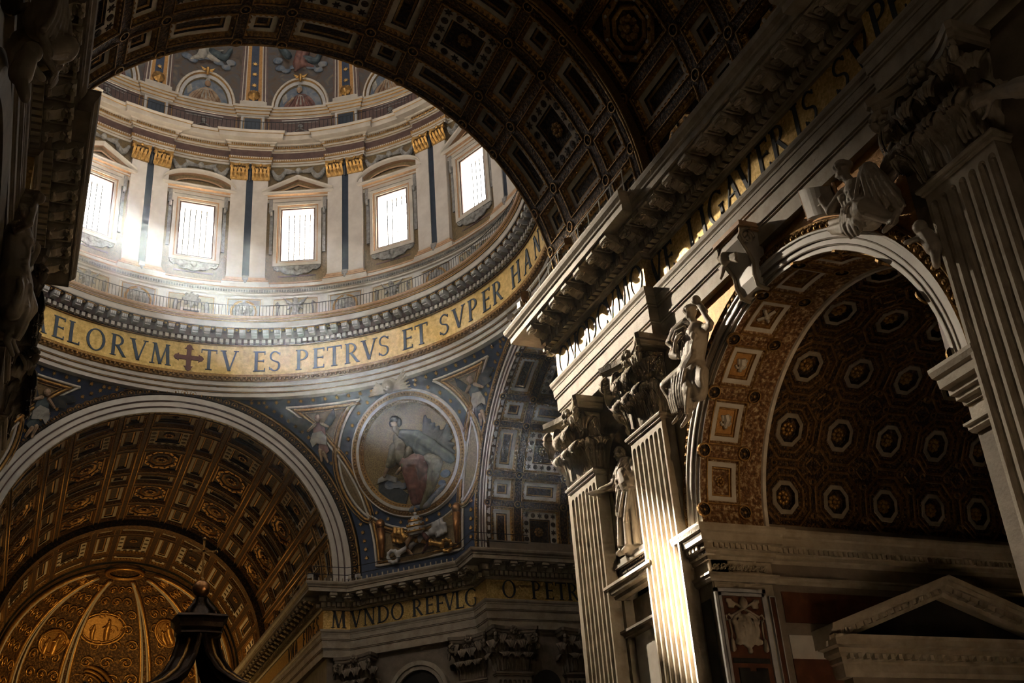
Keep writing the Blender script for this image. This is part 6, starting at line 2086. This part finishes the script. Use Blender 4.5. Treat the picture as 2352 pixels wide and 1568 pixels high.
mb.sphere(W_(-42.15, 16.62, .92), .2, 10, 8); mb.capsule(W_(-42.2, 16.4, .85), W_(-42.28, 15.95, .8), .2, .22); mb.capsule(W_(-42.28, 15.9, .8), W_(-42.35, 15.4, .95), .14, .1); mb.capsule(W_(-42.1, 16.35, .95), W_(-41.8, 16.35, 1.15), .08, .07)
st = put('statue', fuse('seated_statue', mb, statue_m, .034, 1, .5))
tag(st, 'carved seated woman in drapery beside an open book on the right side of the arch', 'statue')
bk = tag(empty('stone_book'), 'open stone book held beside the seated woman', 'book')
mb = MB()
c_ = [(-38.22, 20.40), (-39.40, 19.80), (-39.46, 18.85), (-38.35, 19.36)]
def bkpt(u, v, d):
    a = Vector(c_[0]).lerp(Vector(c_[1]), u); b = Vector(c_[3]).lerp(Vector(c_[2]), u); p = a.lerp(b, v)
    return W_(p.x, p.y, d + .16 * math.sin(PI * u) - .1 * u)
mb.grid(lambda u, v: bkpt(u, v, .95), 8, 2); mb.grid(lambda u, v: bkpt(u, v, .72), 8, 2)
for v in (0, 1): mb.grid(lambda u, w: bkpt(u, v, .72 + .23 * w), 8, 1)
obj('pages', mb, statue_m, bk)
mb = MB(); mb.tube([bkpt(-.02, -.04, .85), bkpt(-.02, 1.04, .85)], .09, 6); mb.tube([bkpt(1.02, -.12, .85), bkpt(1.02, .7, .85)], .05, 6)
obj('cover_edge', mb, shade_o, bk)

# outstretched hand of a statue entering at the right edge
mb = MB(); hand(mb, W_(-45.35, 18.2, 1.0), (-.15, .9, .25), (1, 0, .2), 4.2); mb.capsule(W_(-45.5, 18.15, 1.0), W_(-47.2, 17.2, .8), .17, .28); mb.capsule(W_(-45.9, 17.95, .95), W_(-47.2, 17.2, .8), .24, .36)
st = put('statue_fragment', fuse('statue_fragment', mb, statue_m, .035, 1))
tag(st, 'marble sleeve and pointing hand reaching in at the right edge', 'statue')
# ------------------------------------------------------------------ far right pier, choir walls
wallf = struct(empty('wall_far_pier'), 'far right crossing pier with chamfered gilded inscription and cornice')
far_path = [(10.45, 55), (10.45, 19.5), (12.4, 19.5), (19.35, 12.56), (19.35, 10.45), (40, 10.45)]
entablature(wallf, far_path, frieze=mosaic)
mb = MB(); mb.sweep(far_path, [(-.35, 0), (-.35, 20.7)]); obj('pier_face', mb, stone_d, wallf)
mb = MB(); mb.sweep([(20.0, 10.45), (40, 10.45)], [(-.6, 25.5), (-.6, 26.9), (-1.0, 27.0)]); mb.sweep([(10.45, 55), (10.45, 20)], [(-.7, 25.5), (-.7, 26.9)])
obj('attic_face', mb, stone_d, wallf)
for ch, x in (('M', 11.55),): put('letter', glyph(ch, 1.2, letter_m), wallf, (x, 19.5, 23.27))
for ch, t in (('V', 12.75), ('N', 13.5), ('D', 14.3), ('O', 15.08), ('R', 16.2), ('E', 16.86), ('F', 17.42), ('V', 17.95), ('L', 18.5), ('G', 19.1)):
    put('letter', glyph(ch, 1.2, letter_m), wallf, (t, 31.905 - t, 23.27), (0, 0, -PI / 4))
for ch, x in (('O', 20.97), ('P', 22.98), ('E', 23.97), ('T', 24.86), ('R', 25.75), ('E', 26.7)): put('letter', glyph(ch, 1.2, letter_m), wallf, (x, 10.45, 23.27))
for ch, y in (('S', 21.2), ('E', 22.3), ('D', 23.5), ('I', 24.5), ('F', 25.4), ('A', 28.0), ('N', 29.2), ('V', 30.4)): put('letter', glyph(ch, 1.2, letter_m), wallf, (10.45, y, 23.27), (0, 0, -PI / 2))
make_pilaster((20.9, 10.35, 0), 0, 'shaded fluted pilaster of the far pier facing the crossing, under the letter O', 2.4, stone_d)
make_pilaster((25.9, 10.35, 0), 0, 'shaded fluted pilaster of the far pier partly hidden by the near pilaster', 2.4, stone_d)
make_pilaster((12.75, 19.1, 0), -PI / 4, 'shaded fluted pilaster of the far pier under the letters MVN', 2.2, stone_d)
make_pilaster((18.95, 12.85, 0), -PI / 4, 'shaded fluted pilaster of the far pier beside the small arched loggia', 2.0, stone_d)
# arched loggia head on the chamfer
D_ = lambda u, v, d: (16.1 + u * .7071 - d * .7071, 15.8 - u * .7071 - d * .7071, v)
mb = MB()
for r0, r1, d0, d1 in ((2.3, 2.3, -.4, .1), (2.3, 2.0, .1, .1), (2.0, 1.95, .1, .0), (1.95, 1.7, .0, .0), (1.7, 1.7, 0, -.5)):
    for i in range(20):
        a, b = PI * i / 20, PI * (i + 1) / 20
        mb.add([D_(r0 * math.cos(a), 17.3 + r0 * math.sin(a), d0), D_(r0 * math.cos(b), 17.3 + r0 * math.sin(b), d0), D_(r1 * math.cos(b), 17.3 + r1 * math.sin(b), d1), D_(r1 * math.cos(a), 17.3 + r1 * math.sin(a), d1)], [(0, 1, 2, 3)])
obj('loggia_arch', mb, stone, wallf)
mb = MB(); mb.prism([(1.7 * math.cos(PI * i / 16), 17.3 + 1.7 * math.sin(PI * i / 16)) for i in range(17)] + [(-1.7, 12), (1.7, 12)], -.22, -.2, D_)
obj('loggia_shade', mb, dark_in, wallf)  # flat black sheet painting the shade inside the arch
# flat dark sheet standing for the shade of a niche, transept side
mb = MB(); mb.prism([(23.4 + 1.0 * math.cos(PI * i / 14), 17.0 + 1.0 * math.sin(PI * i / 14)) for i in range(15)] + [(22.4, 12), (24.4, 12)], 0, .06, lambda u, v, d: (u, 10.78 - d, v))
obj('niche_shade', mb, dark_in, wallf)

frail = tag(empty('far_cornice_railing'), 'low railing with small pale posts along the far pier cornice', 'railing')
off = MB(); off.sweep(far_path[1:5] , [(1.5, 0)])
lip = []
_P = [Vector(p) for p in far_path]
lip = [(8.98, 24.0), (8.98, 18.02), (11.8, 18.02), (17.87, 11.95), (17.87, 8.97), (22, 8.97)]
mb = MB()
for z in (26.05, 26.6): mb.tube([(x, y, z) for x, y in lip], .028, 5)
obj('rail', mb, iron, frail)
mb = MB(); mb.bx(-.04, .04, -.04, .04, 25.5, 25.8)
fpm = mb.mesh('post', stone)
for x, y, rz in seg_frames(lip[1:4], .42, .1): put('post', fpm, frail, (x, y, 0), (0, 0, rz))

wallc = struct(empty('wall_choir_left'), 'left wall of the choir behind the far arch')
mb = MB(); mb.bx(-13.5, -13.0, 22, 56, 0, 27.0); obj('choir_face', mb, stone_d, wallc)

# ------------------------------------------------------------------ left nave wall (steep, dark, at the picture's edge)
walll = struct(empty('wall_left'), 'dark left nave wall with overhanging cornice at the left edge')
left_path = [(-RW1, -66), (-RW1, -41.9), (-RW2, -41.9), (-RW2, -28.84), (-RW1, -28.84), (-RW1, -21.0), (-12.2, -21.0), (-19.35, -12.7)]
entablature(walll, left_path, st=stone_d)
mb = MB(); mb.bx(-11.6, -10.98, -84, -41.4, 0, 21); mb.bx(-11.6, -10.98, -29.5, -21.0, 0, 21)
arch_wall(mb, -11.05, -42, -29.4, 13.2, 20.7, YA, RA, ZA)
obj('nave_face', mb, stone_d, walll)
mb = MB(); mb.bx(-12, -11.5, -84, -21.2, 20.6, 28.5)
obj('attic_face', mb, stone_d, walll)
mb = MB(); mb.bx(-27, -11.05, -42.5, -42, 0, 21); mb.bx(-27, -11.05, -29.4, -29, 0, 21); mb.bx(-27.5, -27, -42, -29, 0, 21)
obj('aisle_side', mb, stone_d, walll)
mb = MB()
for i in range(48):
    A, B = PI * i / 48, PI * (i + 1) / 48
    pr = [(RA, -11.0), (RA, -10.86), (RA + .6, -10.76), (RA + .95, -10.85), (RA + 1.0, -11.1)]
    mb.add([(x, YA + r * math.cos(A), ZA + r * math.sin(A)) for r, x in pr] + [(x, YA + r * math.cos(B), ZA + r * math.sin(B)) for r, x in pr], [(j, j + 1, 6 + j, 5 + j) for j in range(4)])
obj('archivolt', mb, stone_d, walll)
make_pilaster((-RW1, -27.45, 0), PI / 2, 'dark fluted pilaster below the cornice at the left edge', 2.3, stone_d)
make_pilaster((-RW1, -22.2, 0), PI / 2, 'dark fluted pilaster next to the crossing at the left edge', 2.3, stone_d)
for nm, lab in (('leaning_statue', 'dark carved figure in heavy drapery at the left edge beside the ring inscription'), ('seated_statue', 'dark carved figure with pale cloth at the upper left edge')):
    st = put('statue', bpy.data.meshes[nm], None, (0, 0, 0), (0, 0, 0), (-1, 1, 1)); tag(st, lab, 'statue')

# ------------------------------------------------------------------ top of the bronze canopy
bald = tag(empty('bronze_canopy', (-.51, 2.0, 0)), 'dark bronze canopy top with scrolled ribs, globe and cross', 'canopy')
mb = MB(); mb.sphere((0, 0, 19.87), .47, 20, 14); obj('globe', mb, bronze_g, bald, smooth=True)
mb = MB()
mb.box((.02, 0, 21.5), (.055, .05, 1.18)); mb.box((.02, 0, 21.98), (.66, .05, .055))
for x, z in ((-.66, 21.98), (.70, 21.98), (.02, 22.66)):
    mb.sphere((x, 0, z), .11, 8, 6)
mb.sphere((.02, 0, 20.42), .13, 8, 6)
obj('cross', mb, gold_d, bald)
mb = MB(); mb.lathe([(.2, 19.45), (.34, 19.3), (.3, 19.1), (.45, 18.9), (.75, 18.6), (.85, 18.3), (1.1, 18.2)], 16); obj('foot', mb, bronze, bald, smooth=True)
for k in range(4):
    a = PI / 4 + k * PI / 2
    mb = MB(); mb.tube([(r * math.cos(a), r * math.sin(a), z) for r, z in ((.35, 19.4), (.5, 19.0), (.85, 18.65), (1.05, 18.35))], [.06, .1, .12, .14], 7)
    obj('small_scroll', mb, bronze, bald, smooth=True)
mb = MB()
sq = [(-1, -1), (0, -1.12), (1, -1), (1.12, 0), (1, 1), (0, 1.12), (-1, 1), (-1.12, 0)]
prf = [(.95, 18.3), (1.22, 18.25), (1.3, 18.12), (1.18, 18.0), (1.1, 17.85), (1.12, 17.6), (1.0, 17.45), (1.05, 17.3), (.85, 17.15), (.6, 17.1)]
for (r0, z0), (r1, z1) in zip(prf[:-1], prf[1:]):
    mb.add([(x * r0, y * r0, z0) for x, y in sq] + [(x * r1, y * r1, z1) for x, y in sq], [(i, (i + 1) % 8, 8 + (i + 1) % 8, 8 + i) for i in range(8)])
mb.add([(x * .95, y * .95, 18.3) for x, y in sq], [tuple(range(8))])
obj('platform', mb, bronze, bald)
RIB = [(.75, 17.3), (.85, 16.6), (1.1, 15.9), (1.7, 15.1), (2.7, 14.4), (3.9, 13.9), (5.0, 13.3), (5.6, 12.4), (5.9, 11.2)]
for k in range(4):
    a = PI / 4 + k * PI / 2 + .05
    mb = MB()
    for i in range(len(RIB) - 1):
        pass
    ca, sa = math.cos(a), math.sin(a)
    for w0, th_ in ((.62, .0),):
        L = []
        for r, z in RIB:
            L.append([(r * ca - s * w0 * sa, r * sa + s * w0 * ca, z + q) for s, q in ((-1, .22), (1, .22), (1, -.22), (-1, -.22))])
        for A, B in zip(L[:-1], L[1:]): mb.add(A + B, [(j, (j + 1) % 4, 4 + (j + 1) % 4, 4 + j) for j in range(4)])
    for s in (-1, 1): mb.tube([(r * ca - s * .62 * sa, r * sa + s * .62 * ca, z + .22) for r, z in RIB], .13, 6)
    obj('rib', mb, bronze, bald)
    mb = MB(); mb.tube([(r * ca, r * sa, z + .28) for r, z in RIB], [.10] * len(RIB), 6)
    obj('palm_branch', mb, gold_d, bald, smooth=True)
for (x, y, z), lab in (((-4.3, 1.5, 14.2), 0), ((4.6, 4.5, 14.0), 1)):
    mb = MB(); head(mb, (0, -.1, 1.55), (.3, -.9, 0), 1.2, 1.0); mb.capsule((0, 0, 1.25), (0, 0, .8), .24, .26); mb.capsule((0, 0, .8), (.05, 0, 0), .28, .36)
    mb.capsule((-.22, 0, 1.25), (-.55, -.2, 1.05), .1, .08); mb.capsule((.22, 0, 1.25), (.6, -.25, 1.3), .1, .08)
    for s in (-1, 1):
        for q in range(4): mb.capsule((s * .1, .2, 1.15), (s * (.75 - .06 * q), .35, 1.75 - .35 * q), .13, .07, 6)
    o = put('angel_figure', fuse('canopy_angel', mb, bronze, .05, 1), bald, (x, y, z - 1.2), (0, 0, 0), 1.35)

# ------------------------------------------------------------------ small floodlights standing on the cornices
def floodlight(loc, rz, label, m=fixture, k=1.0):
    o = tag(empty('floodlight', loc, (0, 0, rz)), label, 'floodlight', 'floodlights on the cornices')
    mb = MB(); mb.box((0, 0, .42 * k), (.16 * k, .12 * k, .14 * k)); obj('housing', mb, m, o)
    mb = MB(); mb.tube([(0, 0, 0), (0, 0, .3 * k)], .03 * k, 6); mb.bx(-.12 * k, .12 * k, -.1 * k, .1 * k, 0, .04 * k); obj('stand', mb, iron, o)
    mb = MB(); mb.box((0, -.125 * k, .42 * k), (.13 * k, .012 * k, .11 * k)); obj('lens', mb, stucco, o)
    return o


floodlight((8.98, -20.0, 25.55), .6, 'white floodlight at the very corner of the right cornice')
floodlight((9.0, -21.6, 25.55), .9, 'amber floodlight on a bracket beside the handrail', orange, 1.3)
floodlight((9.05, -21.0, 25.6), .2, 'second white floodlight behind the corner one on the right cornice')
floodlight((9.0, -26.0, 25.55), .9, 'amber floodlight half way along the handrail', orange, 1.2)
floodlight((9.2, 18.4, 25.55), .3, 'white floodlight on the far cornice left of the white arch foot')
floodlight((11.95, 18.3, 25.55), .3, 'white floodlight on the far cornice right of the white arch foot')
floodlight((12.5, 17.8, 25.55), .3, 'white floodlight on the far cornice, rightmost of the far group')

# warm lamps that light the choir vault and the apse from the cornices
def lamp(name, loc, power, col, r=.25):
    l = bpy.data.lights.new(name, 'POINT'); l.energy = power; l.color = col; l.shadow_soft_size = r
    o = bpy.data.objects.new(name, l); o.location = loc; C.objects.link(o)
    return o


lamp('apse_lamp', (-.4, 56.0, 20.0), 2600, (1.0, .60, .20))
lamp('choir_lamp_right', (9.6, 40, 26.4), 45, (1.0, .62, .25))
lamp('choir_lamp_far', (9.6, 50, 26.4), 90, (1.0, .60, .22))
lamp('choir_lamp_left', (-10.2, 50, 26.4), 50, (1.0, .60, .22))

sp = bpy.data.lights.new('aisle_fill_spot', 'SPOT'); sp.energy = 520; sp.color = (1.0, .66, .34); sp.spot_size = R_(60); sp.spot_blend = .8; sp.shadow_soft_size = .2  # unseen fill spot, added for the warm bounce on the arch soffit
so = bpy.data.objects.new('aisle_fill_spot', sp); so.location = (11.7, -40.6, 13.7)
so.rotation_euler = (Vector((11.9, -30.2, 16.5)) - Vector(so.location)).to_track_quat('-Z', 'Y').to_euler(); C.objects.link(so)

# ------------------------------------------------------------------ dusty air under the dome
hz = bpy.data.materials.new('dusty_air'); hz.use_nodes = True
nt = hz.node_tree
for n in list(nt.nodes):
    if n.type != 'OUTPUT_MATERIAL': nt.nodes.remove(n)
vs = nt.nodes.new('ShaderNodeVolumeScatter'); vs.inputs['Color'].default_value = (.80, .91, 1.0, 1); vs.inputs['Density'].default_value = HAZE; vs.inputs['Anisotropy'].default_value = .6
nt.links.new(vs.outputs[0], [n for n in nt.nodes if n.type == 'OUTPUT_MATERIAL'][0].inputs['Volume'])
mb = MB(); mb.bx(-18.5, 19.0, -34, 20.0, 16, 64)
tag(obj('haze', mb, hz), 'thin dusty haze under the dome that makes the sun shafts visible', 'haze', None, 'stuff')
floodlight((-13.1, 13.1, 45.92), -PI / 4 + PI, 'large white floodlight on the ring gallery ledge, aimed at the right nave wall', fixture, 1.5)
